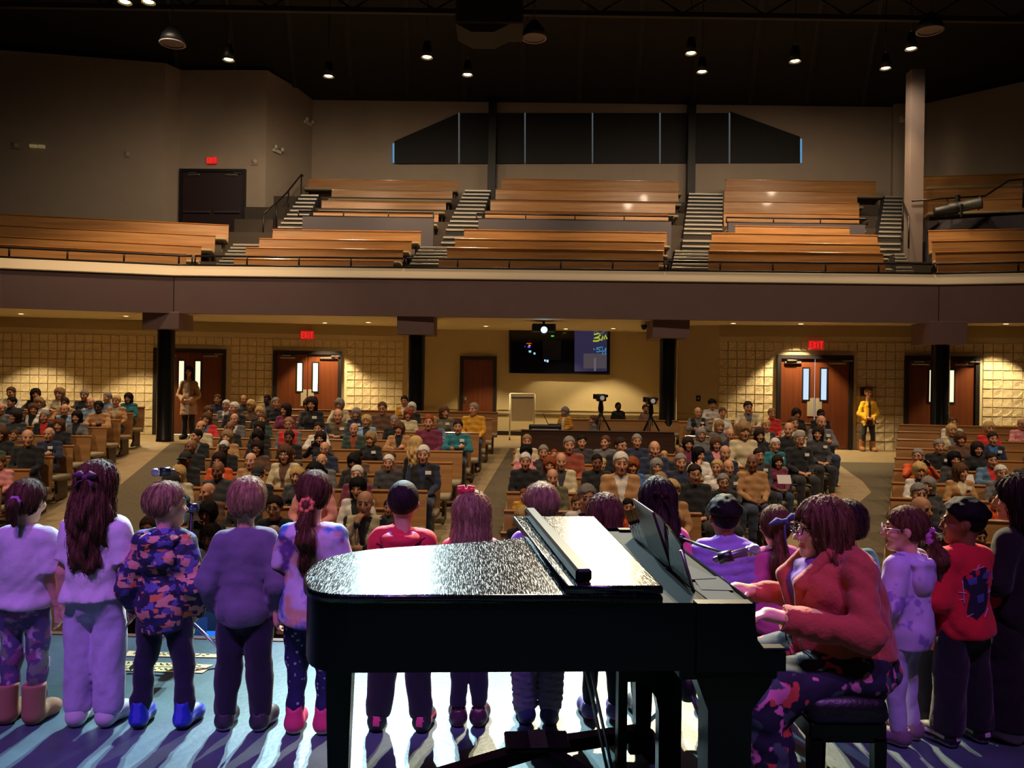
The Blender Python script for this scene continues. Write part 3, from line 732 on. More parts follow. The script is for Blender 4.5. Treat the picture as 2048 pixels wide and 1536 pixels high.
# --- ground floor blocks: rows counted from the stage
ROWS = []   # (block, row number, A, B)
def rows(block, k0, k1, fx0, fx1, rot):
    for k in range(k0, k1 + 1):
        d = 6.0 + 0.9 * k; x0, x1 = fx0(d), fx1(d)
        if x1 - x0 < 1.0: continue
        if rot >= 0:   # pivot at the left end, the other end swings towards the stage
            d0, d1 = d, d - math.tan(rot) * (x1 - x0)
        else: d0, d1 = d + math.tan(rot) * (x1 - x0), d
        A = (x0, d0, fz(d)); B = (x1, d1, fz(d)); ROWS.append((block, k, A, B))
        n = k - k0 + 1
        pew(A, B, 'long oak pew with beige seat, %s row from the stage in the %s block' % (ORD[n - 1], block), 'pews of the ground floor')
rows('left-side', 2, 13, lambda d: xl_left(d) - 6.2, xl_left, math.radians(-5))
rows('left-centre', 2, 13, xl_lc, xr_lc, 0.0)
rows('right-centre', 2, 8, xl_rc, xr_rc, 0.0)
for k in (9, 10):
    d = 6.0 + .9 * k; x0, x1 = at(1372, d)[0], min(xr_rc(d), at(1672, d)[0]); A, B = (x0, d, fz(d)), (x1, d, fz(d)); ROWS.append(('right-centre', k, A, B))
    pew(A, B, 'short oak pew with beige seat beside the sound desk, ' + ('nearer the stage' if k == 9 else 'one row further back'), 'pews of the ground floor')
rows('right-side', 0, 12, xl_right, lambda d: xl_right(d) + 7.5, math.radians(10))
# rear pews of the right-centre block behind the sound desk
for j, (d, px0, px1) in enumerate(((16.75, 1360, 1655), (18.2, 1120, 1440))):
    x0, x1 = at(px0, d)[0], at(px1, d)[0]; A, B = (x0, d, fz(d)), (x1, d, fz(d)); ROWS.append(('right-centre', 11 + j, A, B))
    pew(A, B, ['long oak pew level with the sound desk in the right-centre block', 'rearmost oak pew behind the tripod cameras'][j], 'pews of the ground floor', h=(.86, .68)[j])
# --- balcony
def bpew(px0, px1, y, d, lab, y2=None, d2=None, h=.86):
    a = P(px0, y, d); z = P((px0 + px1) / 2, y if y2 is None else (y + y2) / 2, d if d2 is None else (d + d2) / 2).z if y2 is None else a.z
    b = P(px1, y if y2 is None else y2, d if d2 is None else d2)
    for (dt, zt) in LOW + UP:
        if abs(dt - d) < .2 and .7 < z - zt < 1.05: h = z - zt
    pew((a.x, a.y, z - h), (b.x, b.y, z - h), lab, 'balcony pews', h, False)
LT = [519, 497, 479, 461]; UT = [425, 402.5, 380, 359]
LB = {'left-centre': [(467, 786), (491, 806), (518, 823), (545, 842)], 'middle': [(877, 1318), (894, 1327), (910, 1329), (928, 1334)], 'right-centre': [(1417, 1772), (1418, 1768), (1420, 1761), (1424, 1756)]}
UB = {'left-centre': [(626, 877), (643, 892), (663, 905), (615, 917)], 'middle': [(970, 1337), (981, 1351), (991, 1357), (1003, 1358)], 'right-centre': [(1448, 1719), (1448, 1719), (1449, 1715), (1452, 1753)]}
for nm, rr in LB.items():
    for i, (a, b) in enumerate(rr): bpew(a, b, LT[i] + (a + b - 2048) / 2 * .0 + (6 if nm == 'right-centre' else 0) - (1 if nm == 'left-centre' else 0), 19.3 + .9 * i, 'empty oak balcony pew, %s row up of the lower %s bank' % (ORD[i], nm))
for nm, rr in UB.items():
    for i, (a, b) in enumerate(rr): bpew(a, b, UT[i] + (1 if nm == 'right-centre' else 0), 24.05 + .9 * i, 'empty oak balcony pew, %s row up of the upper %s bank' % (ORD[i], nm))
bpew(1471, 1700, 452, 22.6, 'short oak pew right under the parapet beside the box column')
for i, (y0, y1, px) in enumerate(((488, 510, 372), (471, 491, 402), (449, 472, 430), (427, 454, 457))):
    bpew(-120, px, y0 - 6 + (0 if i else -1), 18.0 + .9 * i, 'empty oak balcony pew, %s row up of the angled bank below the plain wall' % ORD[i], y1, 19.3 + .9 * i)
for i, (y0, y1, px) in enumerate(((524, 519, 1876), (503, 497, 1872), (481, 475, 1865), (460, 453, 1858))):
    bpew(px, 2130, y0, 19.2 + .9 * i, 'empty oak balcony pew, %s row up of the angled bank past the box column' % ORD[i], y1 - 2, 18.6 + .9 * i)
for i, (y0, y1) in enumerate(((401, 388), (378, 361), (352, 336))):
    bpew(1846, 2130, y0, 23.2 + .9 * i, 'empty oak balcony pew, %s row up of the high bank behind the box column' % ORD[i], y1 - 5, 22.5 + .9 * i)
# ================================================================== PEOPLE: shared shapes
HAIRC = dict(w=(214, 208, 198), g=(138, 130, 124), y=(196, 160, 104), b=(92, 62, 42), d=(44, 32, 28), k=(20, 18, 18), r=(140, 70, 36), s=(150, 118, 82))
SKIN = {1: (226, 170, 142), 2: (203, 146, 112), 3: (128, 82, 58), 4: (76, 50, 40)}
TOPC = dict(k=(26, 25, 29), n=(34, 42, 68), g=(104, 102, 104), d=(58, 57, 60), w=(220, 212, 200), c=(204, 188, 152), b=(58, 104, 165), l=(138, 166, 190), t=(176, 130, 84), o=(214, 84, 32), r=(206, 48, 44), m=(112, 36, 66), p=(220, 142, 144), y=(208, 150, 36), e=(48, 70, 56), v=(100, 94, 70), a=(38, 112, 122), u=(98, 68, 48), x=(146, 68, 46), j=(86, 116, 146))
TOPN = dict(k='black', n='navy', g='grey', d='dark grey', w='white', c='cream', b='blue', l='pale blue', t='tan', o='orange', r='red', m='maroon', p='pink', y='mustard', e='dark green', v='olive', a='teal', u='brown', x='rust', j='denim')
def hair_mat(c): return mat('hair_' + c, HAIRC[c], .62, vary=.4, vscale=34, stretch=(2.4, 2.4, .3), bump=.35, bscale=110, spec=.12)
def skin_mat(i): return mat('skin_%d' % i, SKIN[i], .55, vary=.05, vscale=9, spec=.4)
def lip_mat(i): return mat('lips_%d' % i, tuple(int(v * k) for v, k in zip(SKIN[i], (.82, .55, .55))), .45)
m_eye = mat('eye_dark', (34, 24, 22), .25)
def cloth(c, rough=.9): return mat('cloth_%d_%d_%d' % c, c, rough, vary=.10, vscale=7, bump=.3, bscale=15, sheen=.12)

def head_sdf(q, s=1.0, child=False, fem=False):
    """q: Field in head coordinates (face towards -y), s: size"""
    v = q.scaled(s)
    w = .92 if child else 1.0; jw = .86 if (fem or child) else 1.0
    d = v.ell((0, .012, .028), (.077, .097, .091))
    d = smin(d, v.ell((0, -.018, -.045), (.060 * jw, .076, .074)), .03)
    d = smin(d, v.ell((0, -.070, -.094), (.030 * jw, .026, .020)), .025)
    for sx in (-1, 1):
        d = smin(d, v.ell((sx * .040, -.058, -.022), (.028, .030, .026)), .018)
        d = smax(d, -v.ell((sx * .031, -.107, .012), (.020, .018, .012)), .012)
        d = smin(d, v.ell((sx * .031, -.079, .011), (.0135, .0135, .0115)), .004)
        d = smin(d, v.ell((sx * .030, -.086, .032), (.024, .010, .007)), .010)
        d = smin(d, v.ell((sx * .078, .012, -.004), (.010, .020, .031)), .008)
    n = .85 if child else 1.0
    d = smin(d, v.cap((0, -.092, .010), (0, -.092 - .024 * n, -.027), .009, .0125 * n), .012)
    d = smin(d, v.ell((0, -.104, -.031), (.018 * n, .011, .009)), .008)
    d = smin(d, v.ell((0, -.089, -.056), (.024, .012, .006)), .006); d = smin(d, v.ell((0, -.087, -.066), (.021, .012, .006)), .006)
    return d * s
def head_slot(c, R, t, s):
    """material slot per face centre: 0 skin 1 lips 2 eyes"""
    q = ((c - np.array(t)) @ np.array(R)) / s; out = np.zeros(len(c), int)
    out[(np.abs(q[:, 0]) < .024) & (q[:, 1] < -.082) & (np.abs(q[:, 2] + .061) < .0105)] = 1
    for sx in (-1, 1): out[(np.hypot(q[:, 0] - sx * .031, (q[:, 2] - .011) * 1.7) < .0115) & (q[:, 1] < -.07)] = 2
    for sx in (-1, 1): out[(np.abs(q[:, 0] - sx * .031) < .021) & (np.abs(q[:, 2] - .036) < .004) & (q[:, 1] < -.078)] = 2
    return out
def rotm(yaw=0, pitch=0, roll=0): return (Matrix.Rotation(yaw, 3, 'Z') @ Matrix.Rotation(pitch, 3, 'X') @ Matrix.Rotation(roll, 3, 'Y'))

# ---- hair, in head coordinates
def hair_mesh(style, s=1.0, seed=0, step=.011):
    key = (style, round(s, 3), seed, step)
    if key in hair_mesh.cache: return hair_mesh.cache[key]
    lo = {'L': -.36, 'B': -.17, 'C': -.16, 'M': -.26, 'P': -.30, 'X': -.52}.get(style, -.14) * s
    f = Field(grid(-.15 * s, .15 * s, step), grid(-.16 * s, .21 * s, step), grid(lo, .17 * s, step)); v = f.scaled(s)
    x, y, z = v.x, v.y, v.z; rs = np.random.RandomState(seed + 3); ph = rs.rand(6) * 6
    th = np.arctan2(y, x)
    lock = .0032 * np.sin(th * 13 + ph[0] + 20 * z) + .0028 * np.sin(th * 23 + ph[1] - 26 * z + 14 * y)
    skull = lambda e: v.ell((0, .012, .030), (.077 + e, .097 + e, .091 + e))
    line = lambda a, c: (c - (z + a * y))    # negative above the sloping hairline
    if style in ('s', 'q'):
        d = skull(.010 if style == 's' else .005) + lock * (.9 if style == 's' else .3)
        d = smax(d, line(1.05, -.012 + .012 * np.sin(th * 5 + ph[2])), .004); d = smax(d, -v.ell((0, -.125, -.005), (.085, .052, .075)), .012)
        d = smax(d, -v.ell((.08, .005, -.012), (.02, .018, .03)), .005); d = smax(d, -v.ell((-.08, .005, -.012), (.02, .018, .03)), .005)
    elif style == 'z':
        d = skull(.009) + lock * .6; d = smax(d, line(.9, -.02), .006); d = smax(d, z + .25 * y - .052, .008); d = smax(d, -(y + .02), .01)
    elif style == 'C':
        bump = .010 * np.sin(38 * x + ph[0]) * np.sin(36 * y + ph[1]) * np.sin(38 * z + ph[2])
        d = skull(.030) + bump; d = smin(d, v.ell((0, .02, -.03), (.10, .098, .085)) + bump, .03); d = smax(d, -v.ell((0, -.13, -.035), (.068, .075, .088)), .012); d = smax(d, -z - .115, .01)
    elif style == 'H':
        bump = .012 * np.sin(42 * x + ph[0]) * np.sin(40 * y + ph[1]) * np.sin(44 * z + ph[2])
        d = v.ell((0, .012, .055), (.105, .118, .095)) + bump; d = smax(d, line(.8, -.005), .01); d = smax(d, -v.ell((0, -.13, -.02), (.072, .06, .075)), .012)
    elif style in ('B', 'L', 'M', 'X'):
        bot = {'B': -.125, 'L': -.30, 'M': -.20, 'X': -.46}[style]
        d = skull(.018)
        side = v.cap((0, .022, .02), (0, .035 if style == 'B' else .06, bot), .095, .075 if style != 'B' else .09, (1, 1.05, 1))
        d = smin(d, side, .03) + lock * 1.3
        if style in 'LMX': d = d + .006 * np.sin(26 * z + 5 * np.sin(th * 3 + ph[3]))
        d = smax(d, -v.ell((0, -.135, -.03), (.063, .085, .098)), .014)
        d = smax(d, -v.cap((0, -.10, -.08), (0, -.07, -.5), .075, .13), .015) if style != 'B' else smax(d, -v.cap((0, -.11, -.08), (0, -.08, -.3), .07, .075), .012)
        d = smax(d, -z + bot, .02)
    elif style in ('P', 'U'):
        d = skull(.010) + lock * .7; d = smax(d, line(1.1, -.015), .008); d = smax(d, -v.ell((0, -.125, -.005), (.08, .052, .08)), .012)
        if style == 'P': d = smin(d, smin(v.cap((0, .10, .035), (0, .15, .0), .022, .028), v.cap((0, .15, .0), (0, .13, -.24), .03, .012), .02) + lock, .015)
        else: d = smin(d, v.ell((0, .10, .075), (.042, .040, .040)) + lock, .01)
    elif style == 'K':     # cap: crown, brim built as one piece
        d = skull(.014); d = smax(d, line(.25, .028), .004); d = smin(d, smax(v.ell((0, -.12, .035), (.078, .075, .014)), -(-y - .05), .01), .006)
    me = sdf_mesh('hair', d * s, f, [hair_mat('b')]); hair_mesh.cache[key] = me
    return me
hair_mesh.cache = {}

# ---- seated grown-up, facing -y, hips over the origin, floor at z = 0, top of the head at 1.28
def limb(f, a, b, c, r0, r1, r2): return smin(f.cap(a, b, r0, r1), f.cap(b, c, r1, r2), .02)
def fingers(f, wrist, tip, up, s=1.0, curl=.3, side=1):
    """hand as a palm, four fingers and a thumb; wrist -> tip direction"""
    w = Vector(wrist); t = (Vector(tip) - w).normalized(); u = Vector(up); n = (u - t * u.dot(t)).normalized(); b = t.cross(n) * side
    pc = w + t * .045 * s
    d = f.cap(w, w + t * .075 * s, .026 * s, .030 * s)
    Rm = Matrix((b, t, n)).transposed(); q = f.sub(Rm, pc); d = smin(d, q.rbox((0, 0, 0), (.036 * s, .045 * s, .014 * s), .012 * s), .012)
    for k, (o, L) in enumerate(((-.028, .062), (-.009, .072), (.010, .068), (.028, .052))):
        p0 = w + t * .086 * s + b * o * s; p1 = p0 + (t * .55 - n * curl * .5).normalized() * L * .55 * s; p2 = p1 + (t * .4 - n * curl * 1.3).normalized() * L * .5 * s
        d = smin(d, smin(f.cap(p0, p1, .0095 * s, .009 * s), f.cap(p1, p2, .009 * s, .0075 * s), .004), .006)
    p0 = w + t * .030 * s - b * .026 * s; p1 = p0 + (t * .6 - b * .75 - n * .3).normalized() * .042 * s; p2 = p1 + (t * .9 - b * .1 - n * .3).normalized() * .032 * s
    return smin(d, smin(f.cap(p0, p1, .013 * s, .0105 * s), f.cap(p1, p2, .0105 * s, .009 * s), .006), .008)
ARMS = {  # elbow, wrist, fingertip, palm-back direction for (right, left) arm; x mirrored by hand below
    'l': (((-.21, -.04, .73), (-.09, -.27, .63), (.02, -.36, .60), (0, 0, 1)), ((.21, -.04, .73), (.09, -.27, .62), (-.02, -.34, .61), (0, 0, 1))),
    'c': (((-.25, -.10, .76), (.03, -.215, .80), (.17, -.17, .82), (0, -1, 0)), ((.25, -.10, .75), (-.02, -.175, .76), (-.15, -.15, .76), (0, -1, 0))),
    'h': (((-.20, -.20, .76), (-.05, -.20, .98), (-.02, -.14, 1.06), (-.3, -1, 0)), ((.25, -.06, .74), (.03, -.25, .73), (-.10, -.27, .75), (0, -1, .4))),
    'p': (((-.24, -.20, .84), (-.09, -.33, 1.02), (-.05, -.36, 1.12), (-1, .2, 0)), ((.24, -.20, .84), (.09, -.33, 1.02), (.05, -.36, 1.12), (1, .2, 0))),
    'f': (((-.25, -.14, .80), (-.10, -.36, .80), (.04, -.40, .80), (0, 0, 1)), ((.25, -.14, .80), (.10, -.36, .78), (-.04, -.39, .78), (0, 0, 1)))}
YAWS = {'-': -.5, '0': 0.0, '+': .5}
PT = {}
def seated(pose, yaw, fem):
    key = (pose, yaw, fem)
    if key in PT: return PT[key]
    hp = Vector((0, -.005 if pose != 'f' else -.06, 1.163)); R = rotm(YAWS[yaw], .10 if yaw == '0' else .05)
    xs = grid(-.32, .32, .021, ((-.105, .105),), .0095); ys = grid(-.62, .22, .021, ((-.16, .13),), .0095); zs = grid(-.02, 1.31, .021, ((1.03, 1.30),), .0095)
    f = Field(xs, ys, zs); sw = .145 if fem else .168; cw = .93 if fem else 1.0
    lean = -.05 if pose == 'f' else 0
    ch = (0, .02 + lean, .86); sh = [(-sw, .03 + lean, .962), (sw, .03 + lean, .962)]
    def torso(e): 
        d = f.ell((0, 0, .55), (.165 + e, .135 + e, .13 + e)); d = smin(d, f.ell((0, .01 + lean * .5, .70), (.145 * cw + e, .115 + e, .16 + e)), .08)
        d = smin(d, f.ell(ch, (.150 * cw + e, .108 + e, .16 + e)), .08)
        if fem: 
            for sx in (-1, 1): d = smin(d, f.sph((sx * .07, -.065 + lean, .85), .058 + e), .05)
        return d
    arms = ARMS[pose]
    def armd(e, hands):
        d = None
        for (el, wr, tp, up), s in zip(arms, sh):
            a = limb(f, s, el, wr, .052 + e, .042 + e * .9, .030 + e * .8)
            if hands: a = smin(a, fingers(f, wr, tp, up, 1.0, .35, 1 if wr == arms[0][1] else -1), .012)
            d = a if d is None else np.minimum(d, a)
        return d
    def legs(e, feet):
        d = None
        for sx in (-1, 1):
            a = limb(f, (sx * .09, -.02, .53), (sx * .115, -.45, .515), (sx * .11, -.42, .09), .082 + e, .058 + e, .042 + e)
            if feet: a = smin(a, smin(f.cap((sx * .11, -.40, .045), (sx * .12, -.56, .035), .04, .034), f.sph((sx * .11, -.39, .05), .045), .02), .02)
            d = a if d is None else np.minimum(d, a)
        return d
    neck = f.cap((0, .035 + lean, .99), tuple(hp + Vector((0, .02, -.06))), .056, .049)
    head = head_sdf(f.sub(R, hp), 1.07, False, fem)
    body = smin(smin(torso(-.012), armd(-.008, True), .03), legs(-.008, True), .04)
    body = smin(body, neck, .04); body = smin(body, head, .015)
    B = sdf_mesh('body', body, f, [skin_mat(1), lip_mat(1), m_eye], lambda c: head_slot(c, R, hp, 1.07))
    wr = .006 * np.sin(30 * f.z + 9 * f.x) * np.sin(24 * f.x - 10 * f.y + 7 * f.z) + .004 * np.sin(55 * f.z + 20 * f.y)
    tp = smin(torso(.010), armd(.010, False), .022); tp = smin(tp, f.cap(sh[0], (0, .04 + lean, 1.02), .055, .055), .04); tp = smin(tp, f.cap(sh[1], (0, .04 + lean, 1.02), .055, .055), .04)
    tp = tp + wr; tp = smax(tp, -(f.z - .47), .01)
    tp = smax(tp, -f.cap((0, -.03 + lean, 1.10), (0, .03 + lean, 1.03), .06, .060), .008)
    for (el, w_, t_, u_) in arms:
        tp = smax(tp, -(f.sph(Vector(w_) + (Vector(t_) - Vector(w_)).normalized() * .055, .058)), .006)
    def slot(c):
        o = np.zeros(len(c), int)
        for i, ((el, w_, t_, u_), s) in enumerate(zip(arms, sh)):
            a = np.array(s); 
            for p, q in ((s, el), (el, w_)):
                p, q = np.array(p), np.array(q); ba = q - p; h = np.clip(((c - p) @ ba) / (ba @ ba), 0, 1); dd = np.linalg.norm(c - p - h[:, None] * ba, axis=1)
                o[(dd < .078) & ((np.abs(c[:, 0]) > sw + .005) | (q is not np.array(el)) & (c[:, 2] < .80) & (dd < .062))] = 2
        front = (c[:, 1] < -.02) & (np.abs(c[:, 0]) < .028 + np.clip(c[:, 2] - .80, 0, .3) * .26) & (o == 0)
        o[front] = 1
        return o
    T = sdf_mesh('top', tp, f, [cloth(TOPC['k'])] * 3, slot)
    lg = smin(f.ell((0, -.01, .55), (.185, .155, .13)), legs(.014, False), .05) + wr * .7; lg = smax(lg, -(f.z - .075), .01); lg = smax(lg, f.z - .62, .01)
    Lg = sdf_mesh('trousers', lg, f, [cloth(TOPC['n'])])
    PT[key] = (B, T, Lg, hp, R); return PT[key]
SHOE = None
def shoe_mesh():
    global SHOE
    if SHOE is None:
        f = Field(grid(-.07, .07, .012), grid(-.24, .09, .012), grid(-.01, .14, .012))
        d = smin(f.cap((0, 0, .045), (0, -.13, .035), .045, .042), f.cap((0, .02, .05), (0, .02, .09), .045, .043), .03); d = smax(d, -f.z, .005)
        SHOE = sdf_mesh('shoe', d, f, [mat('dark_shoe', (30, 26, 25), .5)])
    return SHOE
def set_mats(o, ms):
    for s, m in zip(o.material_slots, ms): s.link = 'OBJECT'; s.material = m
GLS = None
def glasses_mesh():
    global GLS
    if GLS is None:
        g = G()
        for sx in (-1, 1):
            pts = [(sx * .033 + .025 * math.cos(a), -.112, .010 + .019 * math.sin(a)) for a in [2 * math.pi * k / 12 for k in range(13)]]
            g.tube(pts, .0028, 5, cap=False); g.tube([(sx * .057, -.110, .014), (sx * .078, -.04, .012), (sx * .082, .02, .008)], .0026, 5)
        g.tube([(-.01, -.113, .012), (.01, -.113, .012)], .0028, 5)
        GLS = g.mesh('glasses', mat('glasses_frame', (28, 22, 20), .3))
    return GLS
BADGE = None
def badge_mesh():
    global BADGE
    if BADGE is None: BADGE = G().bbox((-.042, -.004, -.026), (.042, .002, .026), .002).mesh('name_badge', mat('paper_badge', (232, 226, 214), .6))
    return BADGE
# ================================================================== AUDIENCE
# region origin and zoom, then one person a line: x y of the top of the head, hair style, hair colour, skin, top/inner/sleeves, pose, head turn, flags
AUD = '''
@ 0 740 6.4
5 178 s b 2 w l +
685 230 P b 2 w f 0 f
885 250 L d 2 k f + f
1075 240 L s 1 c f 0 f
1205 262 s g 2 d c 0
1310 312 s g 1 l l -
1342 362 z g 2 l l 0
1265 402 s k 4 t c 0
1545 298 B d 2 a l 0 f
1615 332 s y 2 t/c/t l 0 fL
150 425 s k 2 n l -
800 425 C s 2 w l + f
1040 452 s d 3 t/k/t c 0 *
830 518 z g 2 l/k/k l 0
425 542 M b 2 w/k/k l + f
570 550 s g 2 k/r/k l 0
20 555 z g 2 g l 0
205 640 B d 2 d l - f
760 700 L b 2 k l 0 f
985 625 B k 2 g/k/g l 0 f
440 768 z g 2 k l + 
705 772 z w 2 n c 0 *
205 848 s g 2 e f 0
20 775 L b 2 k l 0 f
190 772 s b 2 u l 0 k
60 1105 s b 2 p l 0 k
60 1390 C k 2 k l 0 f
1710 1325 K k 2 j l -
1560 1448 n d 2 u l - 
@ 300 760 6.4
865 328 s b 2 n l 0
1000 286 s w 2 k l -
975 402 s w 2 g/w/g l 0
1290 276 z b 2 d l +
1300 335 C y 2 u l 0 f
1410 222 q k 4 g l 0
1605 228 s g 2 k l +
1520 302 B d 2 m l - f
1965 222 L d 2 k l 0 f*
1240 398 L y 1 k l 0 f
1380 482 P b 2 e l 0 f
1665 482 s s 2 r/d/g l 0 g*
800 528 z b 2 c l -
745 592 B b 2 u l + f
740 668 L b 2 r/j/r h 0 f
1120 572 z g 2 g/w/g l 0
1385 668 L d 2 k l 0 fg
330 786 s k 2 k/g/k l -
205 872 n k 3 k l -
290 958 K s 3 k l 0
60 1038 n k 3 d l 0
865 808 n k 3 k l 0 f
690 846 L s 1 t l 0 f
1080 818 C k 3 k l 0 f
1275 858 L d 2 u l 0 fg
1420 832 s d 3 k l 0
1550 836 B b 1 c/u/c l 0 fg
1680 888 s b 2 d l 0 k
655 1068 B d 2 o/k/o l 0 f*
925 998 q w 4 k l 0
1235 1102 z s 1 t l 0
1990 868 n g 2 n l 0 g
1892 1058 z w 2 g l 0
1670 1288 L y 1 d l 0 f
850 1368 K v 2 k/w/k l 0
400 1300 L y 1 c l 0 f
@ 580 760 6.4
230 252 C b 2 u l 0 f*
635 248 C g 2 c/g/c h 0 f
670 378 z s 2 v/u/n f 0 *
865 418 B g 2 n l 0 f*
985 452 L y 2 l/n/l l 0 f*
1190 286 s b 2 u l 0 g
1465 208 P d 2 y/w/y l 0 f
1560 292 B w 2 k l 0 f
1290 458 s g 2 k l 0 g*
1490 446 C r 2 c l 0 f
1490 548 C b 2 t/k/t c 0
1850 486 s s 2 j/d/j f 0 g
1975 338 B b 2 v l + f*
1850 448 s r 2 m l 0
260 542 s d 2 w/k/w c 0 f*
820 636 n g 2 e/x/e l 0
1030 826 C s 2 k l 0 f*
755 908 s k 3 u l 0 k
945 958 s w 2 d l 0 
860 1102 s w 1 m/p/m l 0 f*
1420 838 s w 2 k/n/n l 0 *
1295 922 s b 2 u l 0 k
510 955 C k 3 k l 0 f
555 1050 P k 2 p l - f
75 878 B d 2 k p 0 f
@ 860 760 6.4
575 298 s g 2 y l - L
365 516 s d 2 a c 0 *
1275 772 s s 2 c/l/c l 0 f
1380 902 P r 1 p l 0 fk
1690 728 s g 2 x l 0
1530 938 n w 2 c/d/c l 0
1870 918 s w 2 t/w/t l 0
660 932 q k 3 k l 0 *
865 932 s w 2 k l 0
1070 1008 L k 4 p/r/p l 0 f
495 1128 z g 2 v l 0
250 1278 B k 2 w/k/w l 0 f
1085 1198 L r 2 k l 0 f
1565 1098 s g 2 d l 0
1755 1178 C d 2 k/w/k l 0 f
1640 955 s k 2 d l 0
@ 1140 780 6.4
505 612 s d 2 k/w/k l + g*
955 572 s g 2 n l 0
922 656 z g 2 n/k/n l 0
400 868 C r 2 b l 0 f
705 826 s b 2 g l - 
930 880 n k 3 k l 0
1205 818 s g 2 n l 0
1400 718 L d 2 m l 0 f
1490 638 B g 2 g l 0 f
1795 372 z g 2 k/g/g c 0 *
1595 858 L k 2 w h + f
1750 818 L b 2 n/p/n l 0 f
225 998 s g 2 w/n/w l 0 f*
490 1058 B s 2 v l 0 fg
680 1018 B g 2 g/w/g l 0 f*
1130 952 s d 2 k l 0 g
1430 962 s y 2 w l - f
1260 1160 B y 2 t l + f
1650 1108 s g 2 k/e/k l 0 g
90 1358 s b 2 d l 0 k
785 1398 s k 2 o l 0 k
330 880 s y 2 w l 0 k
1010 830 s y 2 n l 0 k
@ 1400 780 6.4
370 142 H k 2 w f 0
615 150 s d 2 c/g/c f 0
370 298 s b 2 w l 0 f
815 272 s s 2 r l 0
490 418 C s 2 c l 0 f
875 382 s y 2 d/c/d l 0 f
1035 418 n s 2 k l -
1210 306 C d 2 k l 0 f
1205 348 s b 2 c l 0
1545 276 q k 4 k l 0
1652 332 n s 2 g c 0 L*
1425 476 L d 2 d l - f*
1130 542 s g 2 k l 0 gL*
655 556 B d 2 k l 0 f
815 678 s w 2 a l 0 f*
245 580 B s 2 g l 0 f
615 818 s d 2 d l 0 L*
760 828 n s 3 t l - L
965 842 L d 2 m l 0 fk
120 712 z g 2 n l 0
310 646 n s 2 n l 0 g
275 918 n b 2 d l 0 *
@ 1728 800 6.4
735 628 s g 2 o p - g
660 818 C y 2 w/k/w l 0 f
960 508 s g 2 k l 0 *
1135 318 s b 2 w l 0
1120 440 B y 2 c/g/c l 0 f
1600 286 B y 2 r l 0 f
1600 418 s d 2 n/b/n l 0 *
2020 240 n s 2 p c 0 g
1275 588 C b 2 u l 0 f
1450 618 B d 2 k l 0 f
1180 758 L k 2 d l 0 f
1255 838 L b 2 t/c/t l + f*
1555 746 s d 2 j/r/j c 0
1735 838 s w 2 g l 0 f
2000 810 s g 2 d l 0
215 1066 s g 2 d/m/d l 0
820 1198 B g 2 d l - f
1670 1240 s b 2 o l 0 k
@ 1628 920 4.8
415 350 n s 2 n l + *
570 680 C k 3 m l 0 f
1205 610 s k 3 d l 0 k
1590 660 s k 2 k l 0 k
@ 380 900 4.8
250 358 K g 2 k l 0
815 448 s d 2 k l 0 fg*
960 528 s r 2 u l 0 k
50 508 C k 3 k p 0 f
200 728 L d 3 w l 0 f
800 728 n b 2 g l 0
@ 720 900 4.8
620 408 n g 2 c/d/k h 0
730 488 s d 2 d l 0 k
1285 608 C y 1 k l 0 fg
1390 438 s r 1 y l 0 k
1380 758 s d 2 u l 0
1265 558 s d 2 u l 0 k
@ 1020 900 4.8
440 378 s b 2 l l 0 k
@ 0 900 4.8
1290 518 s b 2 o l 0 k
1330 640 s b 2 u l 0
'''
people = []
for ln in AUD.strip().splitlines():
    w = ln.split()
    if w[0] == '@': ox, oy, sc = float(w[1]), float(w[2]), float(w[3]); continue
    people.append(dict(px=ox + float(w[0]) / sc, py=oy + float(w[1]) / sc, hs=w[2], hc=w[3] if w[3] != 'v' else 's', sk=int(w[4]), top=w[5].split('/'), pose=w[6], yaw=w[7], fl=w[8] if len(w) > 8 else ''))
def head_depth(px, py, hh):
    v = unroll(px, py)[1] / F; d = (CAMZ + 1.68 - hh) / (v + .11)
    return d if d < 18 else (CAMZ - FZ_REAR - hh) / max(v, .003)
SEAT_BACK = .23      # hips sit this far in front of the backrest
taken = []
people.sort(key=lambda p: -p['py'])
for p in people:
    hh = 1.02 if 'k' in p['fl'] else 1.27
    d0 = min(head_depth(p['px'], p['py'], hh), 18.3); best = None; u = unroll(p['px'], p['py'])[0] / F
    for (blk, k, A, B) in ROWS:
        # depth where the sight line meets the seat line of this row
        ax, ay = A[0], A[1] - SEAT_BACK; bx, by = B[0], B[1] - SEAT_BACK
        t = (u * ay - ax) / ((bx - ax) - u * (by - ay)); L = math.hypot(bx - ax, by - ay)
        d = ay + (by - ay) * t; s = t * L
        over = max(0, .22 - s, s - (L - .22))
        if over > .9: continue
        c = abs(d - d0) + over * 2.0
        for (b2, k2, s2) in taken:
            if b2 == blk and k2 == k and abs(s2 - s) < .50: c += (.50 - abs(s2 - s)) * 6
        if best is None or c < best[0]: best = (c, blk, k, s, d, L, A, B)
    c, blk, k, s, d, L, A, B = best
    s = min(max(s, .24), L - .24); t = s / L
    taken.append((blk, k, s)); p.update(blk=blk, k=k, s=s, x=A[0] + (B[0] - A[0]) * t, d=A[1] + (B[1] - A[1]) * t - SEAT_BACK, rz=math.atan2(B[1] - A[1], B[0] - A[0]), f0=A[2], err=d - d0, A=A, B=B, L=L)
